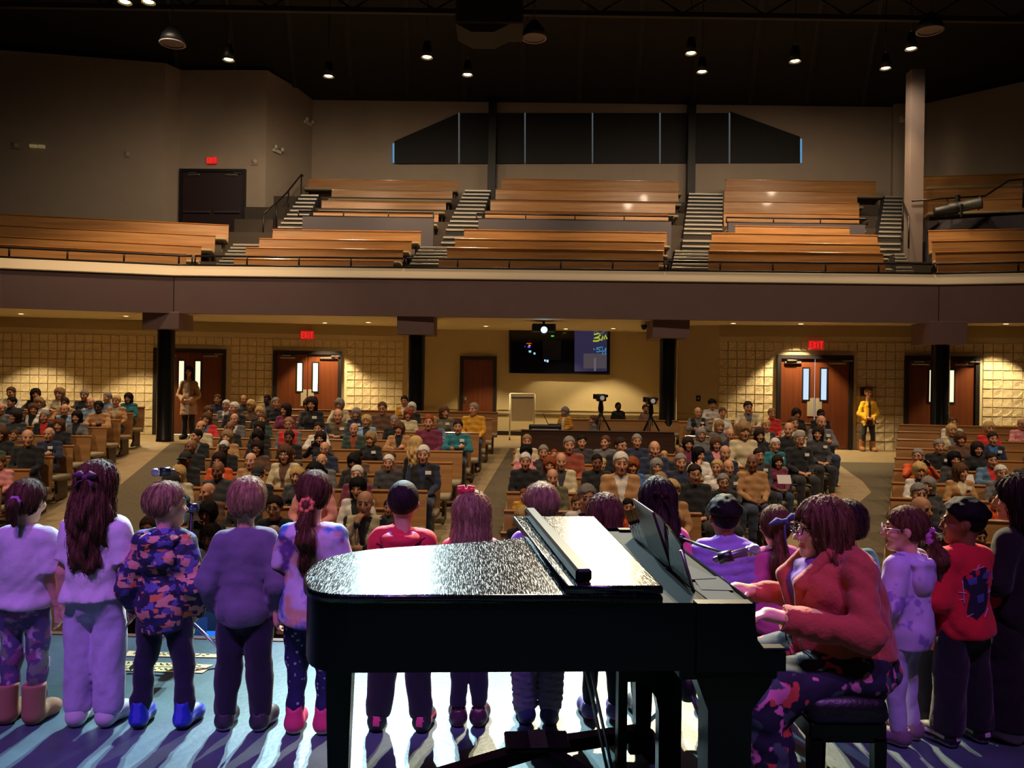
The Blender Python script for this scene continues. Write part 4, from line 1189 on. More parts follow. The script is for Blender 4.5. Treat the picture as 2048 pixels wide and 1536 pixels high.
for _ in range(30):      # neighbours on one pew make room for each other
    for i, p in enumerate(people):
        for q in people[i + 1:]:
            if q['blk'] == p['blk'] and q['k'] == p['k']:
                g_ = .51 - abs(p['s'] - q['s'])
                if g_ > 0:
                    sg = 1 if p['s'] >= q['s'] else -1; p['s'] += sg * g_ * .5; q['s'] -= sg * g_ * .5
                    for o_ in (p, q): o_['s'] = min(max(o_['s'], .22), o_['L'] - .22)
for p in people:
    A, B, L = p['A'], p['B'], p['L']; p['s'] = min(max(p['s'], .22), L - .22); t = p['s'] / L; p['x'] = A[0] + (B[0] - A[0]) * t; p['d'] = A[1] + (B[1] - A[1]) * t - SEAT_BACK
seq = {}
for p in sorted(people, key=lambda p: p['s']):
    q = seq.setdefault((p['blk'], p['k']), []); q.append(p); p['n'] = len(q)
krow = {b: min(r[1] for r in ROWS if r[0] == b) for b in ('left-side', 'left-centre', 'right-centre', 'right-side')}
POSEW = dict(l='hands in lap', c='arms crossed', h='hand at chin', p='holding up a phone', f='leaning forward')
m_phone = mat('phone_black', (20, 20, 24), .25)
for p in people:
    fem = 'f' in p['fl']; kid = 'k' in p['fl']
    B_, T_, L_, hp, R = seated(p['pose'], p['yaw'], fem)
    x, d, f0 = p['x'], p['d'], p['f0'] 
    v = unroll(p['px'], p['py'])[1]; ztop = CAMZ - v / F * (d - .0)
    sc = (ztop - f0) / 1.285; sc = min(max(sc, .72 if kid else .90), .92 if kid else 1.10); lift = max(0, .428 - .40 * sc); sc -= lift / 1.285
    tn = [TOPN[c] for c in p['top']]
    row = 'row %s' % '' ; ro = ORD[p['k'] - krow[p['blk']]]
    if len(tn) == 1: dress = '%s top, %s' % (tn[0], POSEW[p['pose']])
    elif len(tn) > 2 and p['top'][2] != p['top'][0]: dress = '%s vest, %s sleeves' % (tn[0], tn[2])
    else: dress = '%s jacket over %s shirt' % (tn[0], tn[1])
    lab = 'seated person, %s, %s row of %s block, %s from left-end' % (dress, ro, p['blk'], ORD[p['n'] - 1])
    r = thing('person', lab, 'person', (x, d, f0 + lift), p['rz'], 'seated audience'); r.scale = (sc, sc, sc)
    sk = skin_mat(p['sk'])
    b = link('body', B_, r); set_mats(b, [sk, lip_mat(p['sk']), m_eye])
    main = TOPC[p['top'][0]]; inner = TOPC[p['top'][1]] if len(p['top']) > 1 else main; slv = TOPC[p['top'][2]] if len(p['top']) > 2 else main
    t = link('top', T_, r); set_mats(t, [cloth(main), cloth(inner), cloth(slv)])
    tr = link('trousers', L_, r); set_mats(tr, [cloth([(38, 42, 58), (40, 38, 40), (66, 60, 52), (44, 56, 80)][zlib.crc32(lab.encode()) % 4])])
    if p['hs'] != 'n':
        h = link('cap' if p['hs'] == 'K' else 'hair', hair_mesh(p['hs'], 1.07), r, hp); h.rotation_euler = R.to_euler()
        set_mats(h, [mat('cap_cloth', (34, 32, 30), .9) if p['hs'] == 'K' else hair_mat(p['hc'])])
    if 'g' in p['fl']: gl = link('glasses', glasses_mesh(), r, hp); gl.scale = (1.07,) * 3; gl.rotation_euler = R.to_euler()
    if '*' in p['fl']: link('name_badge', badge_mesh(), r, (.085, -.135 if not fem else -.148, .92), (-.12, 0, .25), label='white paper name badge')
    if 'L' in p['fl']:
        for sx in (-1, 1): link('shoe', shoe_mesh(), r, (sx * .11, -.40, 0))
    if p['pose'] == 'p': G().bbox((-.085, -.385, 1.03), (.085, -.372, 1.14), .006).build('held_phone', m_phone, r)
AUD_ERR = sorted((abs(p['err']), p['px'], p['py'], p['blk'], p['k']) for p in people)[::-1][:12]
print('AUD', len(people), AUD_ERR)
# ================================================================== PIANO AND STAGE THINGS
m_lac = mat('black_piano_lacquer', (5, 5, 8), 0.3, spec=.2)
def lid_mat():
    if 'scratched_lid_lacquer' in MATS: return MATS['scratched_lid_lacquer']
    m = mat('scratched_lid_lacquer', (9, 11, 13), 0.24, spec=.6); nt = m.node_tree; L = nt.links.new; b = nt.nodes['Principled BSDF']
    tc = _n(nt, 'ShaderNodeTexCoord'); acc = None
    for k, (rz, sc) in enumerate(((.5, 1.0), (-.7, 1.3), (1.9, .8))):
        mp = _n(nt, 'ShaderNodeMapping'); mp.inputs['Rotation'].default_value = (0, 0, rz); mp.inputs['Scale'].default_value = (430 * sc, 17 * sc, 1)
        L(tc.outputs['Object'], mp.inputs[0]); nz = _n(nt, 'ShaderNodeTexNoise', i_Scale=1.0, i_Detail=1.5, i_Roughness=.5); L(mp.outputs[0], nz.inputs['Vector'])
        rp = _n(nt, 'ShaderNodeMapRange'); rp.inputs[1].default_value = .60; rp.inputs[2].default_value = .69; L(nz.outputs[0], rp.inputs[0])
        if acc is None: acc = rp.outputs[0]
        else:
            mx = _n(nt, 'ShaderNodeMath', operation='MAXIMUM'); L(acc, mx.inputs[0]); L(rp.outputs[0], mx.inputs[1]); acc = mx.outputs[0]
    r2 = _n(nt, 'ShaderNodeMapRange'); r2.inputs[3].default_value = .17; r2.inputs[4].default_value = .36; L(acc, r2.inputs[0]); L(r2.outputs[0], b.inputs['Roughness'])
    tg = _n(nt, 'ShaderNodeTangent', direction_type='RADIAL', axis='X'); L(tg.outputs[0], b.inputs['Tangent'])
    r3 = _n(nt, 'ShaderNodeMapRange'); r3.inputs[3].default_value = .93; r3.inputs[4].default_value = .2; L(acc, r3.inputs[0]); L(r3.outputs[0], b.inputs['Anisotropic'])
    bp = _n(nt, 'ShaderNodeBump', i_Strength=.05, i_Distance=.002); L(acc, bp.inputs['Height']); L(bp.outputs[0], b.inputs['Normal'])
    return m
m_lid = lid_mat()
PO = Vector((0, 2.503, 0)); PA = math.atan2(.059, .998)
piano = thing('grand_piano', 'black grand piano with scratched lid on a wheeled truck', 'piano', PO, PA)
def spline(pts, n=6):
    out = []
    for i in range(len(pts) - 1):
        p0, p1, p2, p3 = (Vector(pts[max(i - 1, 0)]), Vector(pts[i]), Vector(pts[i + 1]), Vector(pts[min(i + 2, len(pts) - 1)]))
        for k in range(n):
            t = k / n; out.append(tuple(.5 * ((2 * p1) + (p2 - p0) * t + (2 * p0 - 5 * p1 + 4 * p2 - p3) * t * t + (3 * p1 - p0 - 3 * p2 + p3) * t ** 3)))
    out.append(tuple(pts[-1])); return out
tail = spline([(-.50, 0.0), (-.575, .018), (-.635, .075), (-.672, .19), (-.69, .33), (-.675, .48), (-.61, .605), (-.485, .70), (-.25, .785), (-.08, .85), (.09, .94), (.25, 1.09), (.38, 1.26), (.47, 1.32)], 6)
LIDX = .488
out_main = tail + [(LIDX, 1.325), (LIDX, 0.0)]
def offset(poly, e):
    c = Vector((sum(p[0] for p in poly) / len(poly), sum(p[1] for p in poly) / len(poly))); r = []
    n = len(poly)
    for i in range(n):
        a, b, c2 = Vector(poly[i - 1]), Vector(poly[i]), Vector(poly[(i + 1) % n]); t = (c2 - a).normalized(); nn = Vector((-t.y, t.x)); r.append((b.x + nn.x * e, b.y + nn.y * e))
    return r
def slab(g, poly, z0, z1, bev=.008, mi=0, smooth=True):
    """plate with rounded edge; poly clockwise seen from above (as drawn here)"""
    n = len(poly); rings = [(offset(poly, -.0), z0)]
    for a in (0, 30, 60, 90): rings.append((offset(poly, -bev * (1 - math.cos(math.radians(a)))), z1 - bev + bev * math.sin(math.radians(a))))
    vs = []
    for pl, z in rings: vs += [(p[0], p[1], z) for p in pl]
    R = len(rings); fs = []
    for r in range(R - 1):
        for i in range(n): fs.append((r * n + i, (r + 1) * n + i, (r + 1) * n + (i + 1) % n, r * n + (i + 1) % n))
    g.add(vs, fs, mi, smooth)
    o = len(g.v) - len(vs); g.f += [tuple(o + i for i in range(n)), tuple(o + (R - 1) * n + i for i in range(n))[::-1]]; g.mi += [mi, mi]; g.sm += [False, False]
# case rim
rim = tail + [(.50, 1.33), (.80, 1.33), (.80, 0.0)]
rin = offset(rim, -.012)
g = G(); n = len(rim); vs = [(p[0], p[1], .845) for p in rin] + [(p[0], p[1], 1.062) for p in rin]
g.add(vs, [(i, n + i, n + (i + 1) % n, (i + 1) % n) for i in range(n)], 0, False); g.add([(p[0], p[1], .845) for p in rin], [tuple(range(n))])
for i, s in enumerate(g.sm): g.sm[i] = 0 < i < len(tail) - 1
g.build('case', m_lac, piano)
g = G(); g.add([(p[0], p[1], .97) for p in rin], [tuple(range(n))[::-1]]); g.build('plate', mat('dark_plate', (14, 12, 10), .6, spec=.1), piano)
g = G(); slab(g, out_main, 1.064, 1.09, .010); g.build('lid', m_lid, piano)
flap = [(.18, 0.0), (.092, 1.314), (LIDX, 1.322), (LIDX, 0.0)]
g = G(); slab(g, flap, 1.094, 1.119, .008); g.build('lid_flap', m_lid, piano)
g = G(); g.bbox((0, 0, 0), (.052, 1.27, .042), .008, M=Matrix.Translation((.215, .03, 1.121)) @ Matrix.Rotation(.055, 4, 'Z')); g.build('lid_rail', m_lac, piano)
g = G()
for v in (.2, .66, 1.12): g.tube([(LIDX + .002, v, 1.086), (LIDX + .002, v + .1, 1.086)], .008, 8)
g.build('lid_hinge', mat('brass', (190, 150, 70), .3, metal=1), piano)
# near and far cheeks with the curved arm, keybed, keys, fallboard
arm = [(.78, 1.062), (.787, 1.03), (.79, .985), (.797, .945), (.818, .918), (.85, .908), (.89, .906), (.89, .845), (.60, .845), (.60, 1.062)]
for v0, nm in ((.0, 'cheek'), (1.285, 'cheek')):
    G().prism(arm, v0, v0 + .05, axis='y').build(nm, m_lac, piano)
    G().bbox((.80, v0 + .002, .908), (.892, v0 + .05, .918), .004).build('cheek_edge', m_lac, piano)
G().bbox((.56, .05, .80), (.885, 1.285, .845), .006).build('keybed', m_lac, piano)
g = G()
for k in range(52): g.bbox((.71, .085 + k * .0222, .85), (.855, .085 + k * .0222 + .0212, .872), .002)
g.build('keyboard', mat('ivory_keys', (232, 224, 205), .3), piano)
g = G()
for k in range(51):
    if k % 7 in (0, 2, 3, 5, 6): g.bbox((.71, .085 + k * .0222 + .0155, .872), (.80, .085 + k * .0222 + .0275, .885), .003)
g.build('black_key_rank', m_lac, piano)
G().bbox((.655, .055, .85), (.70, 1.28, 1.0), .01).build('fallboard', m_lac, piano)
# music desk
g = G(); N = 14; vs = []
for i in range(N + 1):
    v = .20 + .95 * i / N; t = i / N; hgt = .155 + .10 * math.sin(math.pi * (t * .8 + .1)) - .04 * t
    for (dx, z) in ((0, 1.02), (-.05 * 1, 1.02 + hgt)):
        vs += [(.655 + dx, v, z), (.647 + dx, v, z)]
g.add(vs, [(4 * i, 4 * i + 4, 4 * i + 6, 4 * i + 2) for i in range(N)] + [(4 * i + 1, 4 * i + 3, 4 * i + 7, 4 * i + 5) for i in range(N)] + [(4 * i + 2, 4 * i + 6, 4 * i + 7, 4 * i + 3) for i in range(N)] + [(0, 2, 3, 1), (4 * N, 4 * N + 1, 4 * N + 3, 4 * N + 2)], 0, False)
g.build('music_desk', mat('smoked_acrylic', (14, 10, 10), .06, spec=.8, alpha=.9), piano)
G().bbox((.495, .02, 1.035), (.79, 1.31, 1.05), .004).build('desk_tray', mat('tray_lacquer', (6, 6, 8), .7, spec=.05), piano)
g = G(); g.tube([(.652, .2, 1.03), (.60, .2, 1.19)], .006, 8); g.build('desk_edge', m_steel, piano)
ss = thing('sheet_music', 'loose grey sheets lying on the piano beside the music desk', 'paper', PO, PA)
for k, (u0, v0, rz_) in enumerate(((.66, .06, .05), (.672, .20, -.12), (.665, .33, .2))): G().bbox((0, 0, 0), (.11, .20, .0015), .0004, M=Matrix.Translation((u0, v0, 1.052 + .002 * k)) @ Matrix.Rotation(rz_, 4, 'Z')).build('sheet', mat('grey_sheet', (58, 55, 52), .85, spec=.1), ss)
# legs, lyre
def pleg(u, v, name='leg'):
    g = G(); g.bbox((u - .062, v - .062, .73), (u + .062, v + .062, .846), .006)
    vs = []
    for z, w in ((.73, .05), (.15, .034), (.15, .045), (.12, .045)): vs += [(u - w, v - w, z), (u + w, v - w, z), (u + w, v + w, z), (u - w, v + w, z)]
    g.add(vs, [(4 * r + i, 4 * r + (i + 1) % 4, 4 * r + 4 + (i + 1) % 4, 4 * r + 4 + i)[::-1] for r in range(3) for i in range(4)]); g.build(name, m_lac, piano)
pleg(-.60, .56); pleg(.70, 1.19)
G().prism([(.60, .845), (.88, .845), (.86, .78), (.80, .70), (.795, .15), (.66, .15), (.655, .70)], .05, .16, axis='y').build('leg', m_lac, piano)
ly = G()
ly.bbox((.42, .50, .70), (.70, .60, .845), .006); ly.build('lyre_block', m_lac, piano)
lyr = [(.455, .70), (.455, .13), (.49, .13), (.49, .62), (.53, .62), (.57, .60), (.60, .56), (.612, .50), (.615, .13), (.70, .13), (.70, .70)]
G().prism(lyr, .52, .575, axis='y').build('lyre', m_lac, piano)
G().bbox((.43, .44, .11), (.71, .66, .20), .01).build('pedal_box', m_lac, piano)
for k in range(3): G().tube([(.48 + .09 * k, .66, .14), (.48 + .09 * k, .76, .13), (.48 + .09 * k, .80, .11)], [.012, .016, .014], 8).build('pedal', mat('brass', (190, 150, 70), .3, metal=1), piano)
for k in range(2): G().tube([(.44 + .02 * k, .58, .2), (.30 + .02 * k, .66, .84)], .007, 6).build('lyre_brace', m_steel, piano)
# truck under the legs
hub = (.20, .97, .17)
for (u, v) in ((-.60, .56), (.70, 1.19), (.74, .12)):
    a = Vector(hub); b = Vector((u, v, .135)); t = (b - a).normalized(); n = Vector((-t.y, t.x, 0)) * .032; up = Vector((0, 0, .028))
    g = G(); g.add([a - n - up, a + n - up, a + n + up, a - n + up, b - n - up, b + n - up, b + n + up, b - n + up], [(3, 2, 1, 0), (4, 5, 6, 7), (0, 1, 5, 4), (1, 2, 6, 5), (2, 3, 7, 6), (3, 0, 4, 7)]); g.build('truck_beam', m_black, piano)
    G().bbox((u - .075, v - .075, .06), (u + .075, v + .075, .122), .01).build('truck_cup', m_black, piano)
    G().lathe([(.001, -.02), (.048, -.02), (.052, -.012), (.052, .012), (.048, .02), (.001, .02)], 16, (u + .05, v, .054), M=Matrix.Rotation(math.pi / 2, 4, 'X')).build('caster', m_black, piano)
G().bbox((hub[0] - .15, hub[1] - .09, .185), (hub[0] + .13, hub[1] + .09, .205), .006).build('truck_plate', m_black, piano)
g = G(); g.bbox((hub[0] - .045, hub[1] - .085, .206), (hub[0] + .03, hub[1] + .085, .212), .002); g.build('truck_label', mat('grey_sticker', (160, 170, 172), .4), piano)
# tablet on the desk
tb = thing('music_tablet', 'thin dark tablet leaning on the piano music desk', 'tablet', PO, PA)
G().bbox((-.005, 0, 0), (.006, .36, .26), .004, M=Matrix.Translation((.655, .48, 1.03)) @ Matrix.Rotation(-.34, 4, 'Y')).build('case', mat('tablet_back', (70, 40, 44), .3), tb)
G().bbox((.0065, .012, .012), (.008, .348, .248), .0005, M=Matrix.Translation((.655, .48, 1.03)) @ Matrix.Rotation(-.34, 4, 'Y')).build('screen', mat('tablet_screen', (120, 120, 125), .2, emit=(150, 150, 160), estr=.3), tb)
# bench
bn = thing('piano_bench', 'black padded piano bench under the pianist', 'bench', (0, 0, 0))
B0 = (1.10, 2.98); B1 = (1.47, 3.75)
fB = Field(grid(1.08, 1.55, .015), grid(3.0, 3.83, .03), grid(.42, .60, .012))
dB = fB.rbox((1.32, 3.41, .505), (.165, .34, .055), .045) - .012 * np.cos((fB.x - 1.32) * 17) * (fB.z > .5) * .6
link('cushion', sdf_mesh('cushion', dB, fB, [mat('black_leather', (16, 15, 17), .42, bump=.15, bscale=60)]), bn)
G().bbox((1.17, 3.09, .38), (1.47, 3.73, .46), .008).build('apron', m_lac, bn)
for x in (1.19, 1.44):
    for y in (3.10, 3.68): G().prism([(x - .012, 0), (x + .022, 0), (x + .03, .40), (x - .02, .40)], y - .01, y + .035, axis='y').build('leg', m_lac, bn)

# --- microphones
m_mgrille = mat('mic_grille', (160, 160, 175), .35, metal=.7, bump=.6, bscale=500); m_mblk = mat('mic_black', (22, 22, 26), .4)
def mic(root, a, b, r=.014, ball=.026):
    a, b = Vector(a), Vector(b); t = (b - a).normalized()
    G().tube([a, a + t * .01, b], [r * .7, r * .85, r * 1.35], 14).build('mic_body', mat('mic_body_grey', (96, 92, 100), .35, metal=.4), root)
    Mq = t.to_track_quat('Z', 'Y').to_matrix().to_4x4()
    G().lathe([(r * 1.35, 0), (r * 1.5, .006), (r * 1.5, .012), (r * 1.3, .016)], 14, b, M=Mq).build('mic_collar', m_steel, root)
    G().lathe([(ball * math.cos(k), ball * math.sin(k) + .030) for k in [-.75 + (math.pi / 2 + .745) * i / 8 for i in range(9)]], 16, b, M=Mq).build('mic_grille', m_mgrille, root)
    c = a + t * .055
    G().tube([c - t * .03, c + t * .03], r * 1.7, 12).build('mic_clip', m_mblk, root)
def tripod_base(root, x, y, h=.16, r=.34, a0=.4):
    G().lathe([(.03, h - .03), (.045, h), (.045, h + .08), (.02, h + .10)], 12, (x, y, 0)).build('leg_hub', m_mblk, root)
    for k in range(3):
        an = a0 + k * 2.0944; G().tube([(x, y, h + .04), (x + math.cos(an) * r, y + math.sin(an) * r, .018)], .011, 8).build('leg', mat('chrome_leg', (150, 160, 175), .25, metal=.9), root)
st = thing('microphone_stand', 'tripod microphone stand whose boom reaches over the piano keys', 'microphone stand', (0, 0, 0), 0, 'microphone stands')
base = PZ(1374, 1468, 0); tripod_base(st, base.x, base.y, .20, .22, .9)
top = P(1362, 1077, base.y); G().tube([(base.x, base.y, .2), top], .010, 10).build('pole', m_mblk, st)
bm = P(1452, 1108, 3.45); G().tube([top + (top - bm) * .12, bm], .008, 10).build('boom', mat('chrome_boom', (150, 170, 165), .25, metal=.8), st)
G().lathe([(.001, -.02), (.022, -.02), (.022, .02), (.001, .02)], 12, top, M=Matrix.Rotation(math.pi / 2, 4, 'X')).build('boom_clutch', m_mblk, st)
m0, m1 = P(1426, 1120, 3.44), P(1494, 1103, 3.40); mc = thing('microphone', 'grey handheld microphone clipped to the boom beside the pianist', 'microphone', (0, 0, 0), 0, 'vocal microphones'); mic(mc, m0, m1, .015, .027)
st = thing('microphone_stand', 'tall boom microphone stand in front of the boy in the patterned hoodie', 'microphone stand', (0, 0, 0), 0, 'microphone stands')
base = PZ(372, 1318, 0); tripod_base(st, base.x, base.y, .22, .34, -.25)
j = P(384, 1016, base.y); G().tube([(base.x, base.y, .2), j], .011, 10).build('pole', m_mblk, st)
bm = P(352, 968, base.y - .15); G().tube([j + (j - bm) * .15, bm], .008, 10).build('boom', m_mblk, st)
G().lathe([(.001, -.035), (.03, -.035), (.03, .035), (.001, .035)], 14, j, M=Matrix.Rotation(math.pi / 2, 4, 'Y')).build('boom_clutch', mat('violet_clutch', (60, 60, 90), .3, metal=.5), st)
G().bbox((base.x - .02, base.y - .02, .42), (base.x + .05, base.y + .02, .52), .008).build('height_clutch', m_mblk, st)
mc = thing('microphone', 'vocal microphone with pale ball grille on the tall boom', 'microphone', (0, 0, 0), 0, 'vocal microphones'); mic(mc, P(350, 942, base.y - .15), P(322, 944, base.y - .18), .016, .026)

# --- papers taped to the stage
m_paper = mat('cue_paper', (236, 214, 140), .8, vary=.05, vscale=8); m_ink = mat('ink', (110, 84, 50), .8)
def sheet(q, label):
    pts = [PZ(x, y, .004) for x, y in q]; r = thing('paper_strip', label, 'paper', (0, 0, 0), 0, 'paper strips on the stage')
    g = G(); up = Vector((0, 0, .0015)); g.add(pts + [p + up for p in pts], [(3, 2, 1, 0), (4, 5, 6, 7), (0, 1, 5, 4), (1, 2, 6, 5), (2, 3, 7, 6), (3, 0, 4, 7)]); g.build('sheet', m_paper, r)
    g = G(); rg = random.Random(len(label))
    a, b, c, d = pts
    for row in (.4, .68):
        t = .08
        while t < .9:
            w = rg.uniform(.015, .04); p0 = a.lerp(b, t).lerp(d.lerp(c, t), row); p1 = a.lerp(b, t + w).lerp(d.lerp(c, t + w), row + rg.uniform(-.12, .12)); g.tube([p0 + up * 1.6, p1 + up * 1.6], .0035, 4); t += w + rg.uniform(.02, .06)
    g.build('handwriting', m_ink, r)
sheet([(247, 1312), (434, 1315), (440, 1309), (258, 1302)], 'long paper strip with handwriting lying farther up the stage')
sheet([(222, 1330), (413, 1336), (427, 1330), (224, 1321)], 'long paper strip with handwriting, middle one of three')
sheet([(218, 1340), (405, 1346), (417, 1338), (222, 1331)], 'long paper strip with handwriting, nearest to the children')

# --- confidence monitor below the stage edge
mo = thing('stage_monitor', 'dark blue screen with yellow-green letters at the stage edge', 'screen', (0, 0, 0))
a, b, c, d = [P(x, y, 5.62) for x, y in ((300, 1290), (462, 1296), (462, 1214), (300, 1211))]
a.z -= .2; b.z -= .2
g = G(); bk = Vector((0, .06, 0)); g.add([a, b, c, d, a + bk, b + bk, c + bk, d + bk], [(0, 1, 2, 3), (5, 4, 7, 6), (3, 2, 6, 7), (4, 0, 3, 7), (1, 5, 6, 2), (4, 5, 1, 0)]); g.build('housing', m_black, mo)
f_ = Vector((0, -.004, 0))
def quad(px0, py0, px1, py1, dd): return [P(px0, py1, dd), P(px1, py1, dd), P(px1, py0, dd), P(px0, py0, dd)]
G().add(quad(304, 1222, 458, 1296, 5.615), [(0, 1, 2, 3)]).build('display', mat('navy_display', (14, 26, 48), .3, emit=(16, 34, 62), estr=.8), mo)
G().add(quad(310, 1234, 415, 1276, 5.612), [(0, 1, 2, 3)]).build('slide', mat('slide_blue', (24, 52, 92), .3, emit=(22, 52, 96), estr=.8), mo)
G().add(quad(413, 1262, 436, 1278, 5.611), [(0, 1, 2, 3)]).build('screen_image', mat('bright_blue_picture', (40, 130, 220), .3, emit=(36, 130, 230), estr=.8), mo)
def stroke(px): G().tube([P(x, y, 5.60) for x, y in px], .0052, 6).build('letter', emitter('lime_letters', (205, 235, 60), .9), mo)
stroke([(376, 1256), (376, 1266)]); stroke([(381, 1259), (376.6, 1262.5), (381.5, 1266)]); stroke([(388.5, 1260), (385, 1259.2), (383.6, 1261), (388, 1263.5), (388, 1265.6), (383.4, 1265.8)])
# ================================================================== CHILDREN ON THE STAGE
def wnoise(f, seed, amp=1.0):
    """cloth creases as a displacement field: soft folds with sharper valleys"""
    r = np.random.RandomState(seed); o = np.float32(0)
    for fr, am, zs in ((9, .0090, .6), (15, .0085, .9), (24, .0060, 1.2), (40, .0032, 1.0), (62, .0016, 1.0)):
        d = r.randn(3) * (1, 1, zs); d /= np.linalg.norm(d); e = r.randn(3); e /= np.linalg.norm(e)
        w = np.sin(fr * f.dot((0, 0, 0), d) + np.float32(r.rand() * 6) + 1.7 * np.sin(fr * .5 * f.dot((0, 0, 0), e) + np.float32(r.rand() * 6)))
        o = o + np.float32(am) * (.62 - np.abs(w)) * 1.25
    return o * amp
from mathutils.kdtree import KDTree
def strands(hair, n, steps, m, root, seed=0, zmin=None, step=.016, lift=.003):
    """fine separate hairs laid along the surface of a hair mesh"""
    me = hair.data; rg = random.Random(seed); V = [v.co.copy() for v in me.vertices]; N = [v.normal.copy() for v in me.vertices]
    kd = KDTree(len(V))
    for i, v in enumerate(V): kd.insert(v, i)
    kd.balance(); g = G(); zs = [v.z for v in V]; zl = min(zs)
    for _ in range(n):
        i = rg.randrange(len(V)); p = V[i]
        if N[i].dot(Vector((p.x, p.y, .02))) < 0: continue
        pts = []; grav = Vector((rg.uniform(-.25, .25), rg.uniform(0, .3), -1)); out = lift * rg.uniform(.2, 1.6)
        for k in range(steps):
            co, j, _d = kd.find(p); nn = N[j]; q = co + nn * (out * (1 + .25 * k)); pts.append(q); t = grav - nn * nn.dot(grav)
            if t.length < .05: t = Vector((p.x, p.y, -.3))
            p = q + t.normalized() * step + Vector((rg.uniform(-.003, .003), rg.uniform(-.003, .003), 0))
            if p.z < zl: break
        if len(pts) > 2: g.tube(pts, [.0011] * (len(pts) - 1) + [.0004], 3, cap=False)
    o = g.build('hair_strands', m, root, kind='stuff'); o.location = hair.location; o.rotation_euler = hair.rotation_euler; return o
def child_hair(style, s, seed):
    """hair in head coordinates (face towards -y), finer than the audience's"""
    lo = {'wavy': -.48, 'long': -.40, 'straight': -.36, 'pony': -.44, 'bun': -.16, 'short': -.14, 'buzz': -.13, 'bowl': -.16, 'fade': -.14, 'curls': -.30, 'pianist': -.26, 'dark_long': -.62, 'sidepony': -.34, 'bowpony': -.42, 'short2': -.15}[style]
    f = Field(grid(-.155 * s, .155 * s, .0072), grid(-.14 * s, .20 * s, .0072), grid(lo * s, .155 * s, .0072)); v = f.scaled(s)
    x, y, z = v.x, v.y, v.z; r = np.random.RandomState(seed); ph = r.rand(8) * 6; th = np.arctan2(y - .012, x)
    wob = 3.0 * np.sin(9 * z + ph[0])
    lock = .0026 * np.sin(th * 17 + ph[1] + wob + 9 * z + 12 * y) + .0024 * np.sin(th * 29 + ph[2] - 1.4 * wob) + .0018 * np.sin(th * 43 + ph[3] + 10 * z)
    skull = lambda e: v.ell((0, .012, .030), (.077 + e, .097 + e, .091 + e))
    face = v.ell((0, -.128, -.012), (.082, .058, .082)); ears = np.minimum(v.ell((.080, .006, -.010), (.022, .020, .034)), v.ell((-.080, .006, -.010), (.022, .020, .034)))
    nape = lambda a, c: (c - (z + a * y))
    if style in ('short', 'short2'):
        d = skull(.015) + lock; d = smax(d, nape(.95, -.005), .008); d = smax(d, -face, .012); d = smax(d, -ears, .005)
        whorl = np.exp(-((x - .01) ** 2 + (y - .05) ** 2) / .0009) * np.clip(z, 0, 1) * .06; d = d + whorl
    elif style == 'buzz': d = smax(smax(skull(.006) + .3 * lock, nape(1.0, .0), .006), -face, .01)
    elif style == 'fade':
        cur = .006 * np.sin(80 * x + ph[0]) * np.sin(76 * y + ph[1]) * np.sin(82 * z + ph[2])
        d = smin(skull(.004), smax(skull(.022) + cur, -(z + .10 * y - .040), .012), .006); d = smax(d, nape(1.0, -.004), .006); d = smax(d, -face, .01); d = smax(d, -ears, .004)
    elif style == 'bowl':
        d = skull(.019) + lock; d = smin(d, v.ell((0, .020, -.015), (.088, .092, .075)) + lock, .02); d = smax(d, -z - .068 + .02 * np.sin(th * 5), .01); d = smax(d, -face, .012); d = smax(d, -v.ell((0, -.10, -.06), (.09, .07, .06)), .01)
    elif style in ('bun', 'pony', 'sidepony', 'bowpony'):
        d = skull(.011) + lock * .8; d = smax(d, nape(1.05, -.022), .008); d = smax(d, -face, .012); d = smax(d, -ears, .005)
        if style == 'bun':
            d = smin(d, v.ell((-.01, .140, .0), (.036, .032, .036)) + lock, .008); d = smin(d, v.cap((-.01, .15, -.01), (-.02, .13, -.105), .030, .012) + lock * 1.6, .01)
        else:
            x0, y0, z0 = {'pony': (.03, .125, -.045), 'sidepony': (.0, .118, -.03), 'bowpony': (.0, .115, .03)}[style]
            end = {'pony': (.03, .10, -.40), 'sidepony': (.0, .15, -.30), 'bowpony': (.0, .10, -.38)}[style]
            d = smin(d, v.cap((x0 * .8, y0 - .02, z0 + .01), (x0, y0, z0), .034, .026) + lock * .5, .012)
            w2 = .006 * np.sin(30 * z + 4 * np.sin(th * 2 + ph[4])) + .005 * np.sin(60 * z + 40 * x + ph[5]) if style != 'bowpony' else 0
            mid = tuple((a + b) / 2 + c for a, b, c in zip((x0, y0, z0), end, (.0, .03, 0)))
            tailp = smin(v.cap((x0, y0, z0), mid, .024, .044), v.cap(mid, end, .044, .014), .03)
            d = smin(d, tailp + w2 + lock * 1.2, .008)
    else:
        bot = {'wavy': -.44, 'long': -.36, 'straight': -.32, 'curls': -.26, 'pianist': -.20, 'dark_long': -.58}[style]; wv = {'wavy': .011, 'long': .006, 'straight': .002, 'curls': .012, 'pianist': .011, 'dark_long': .006}[style]
        d = skull(.017)
        yb = {'pianist': .03, 'curls': .04}.get(style, .075); wb = {'wavy': .10, 'pianist': .10, 'curls': .095, 'dark_long': .095}.get(style, .085)
        side = smin(v.cap((0, .022, .02), (0, yb * .8, -.14), .097, .098), v.cap((0, yb * .8, -.14), (0, yb, bot + .06), .098 if style != 'straight' else .09, wb * .8), .05)
        d = smin(d, side, .03) + lock * 1.5 + wv * np.sin(34 * z + 3 * np.sin(th * 4 + ph[4]) + ph[5]) * np.clip(-(z + .02) * 8, 0, 1) + .5 * wv * np.sin(60 * z + th * 9) * np.clip(-(z + .05) * 8, 0, 1)
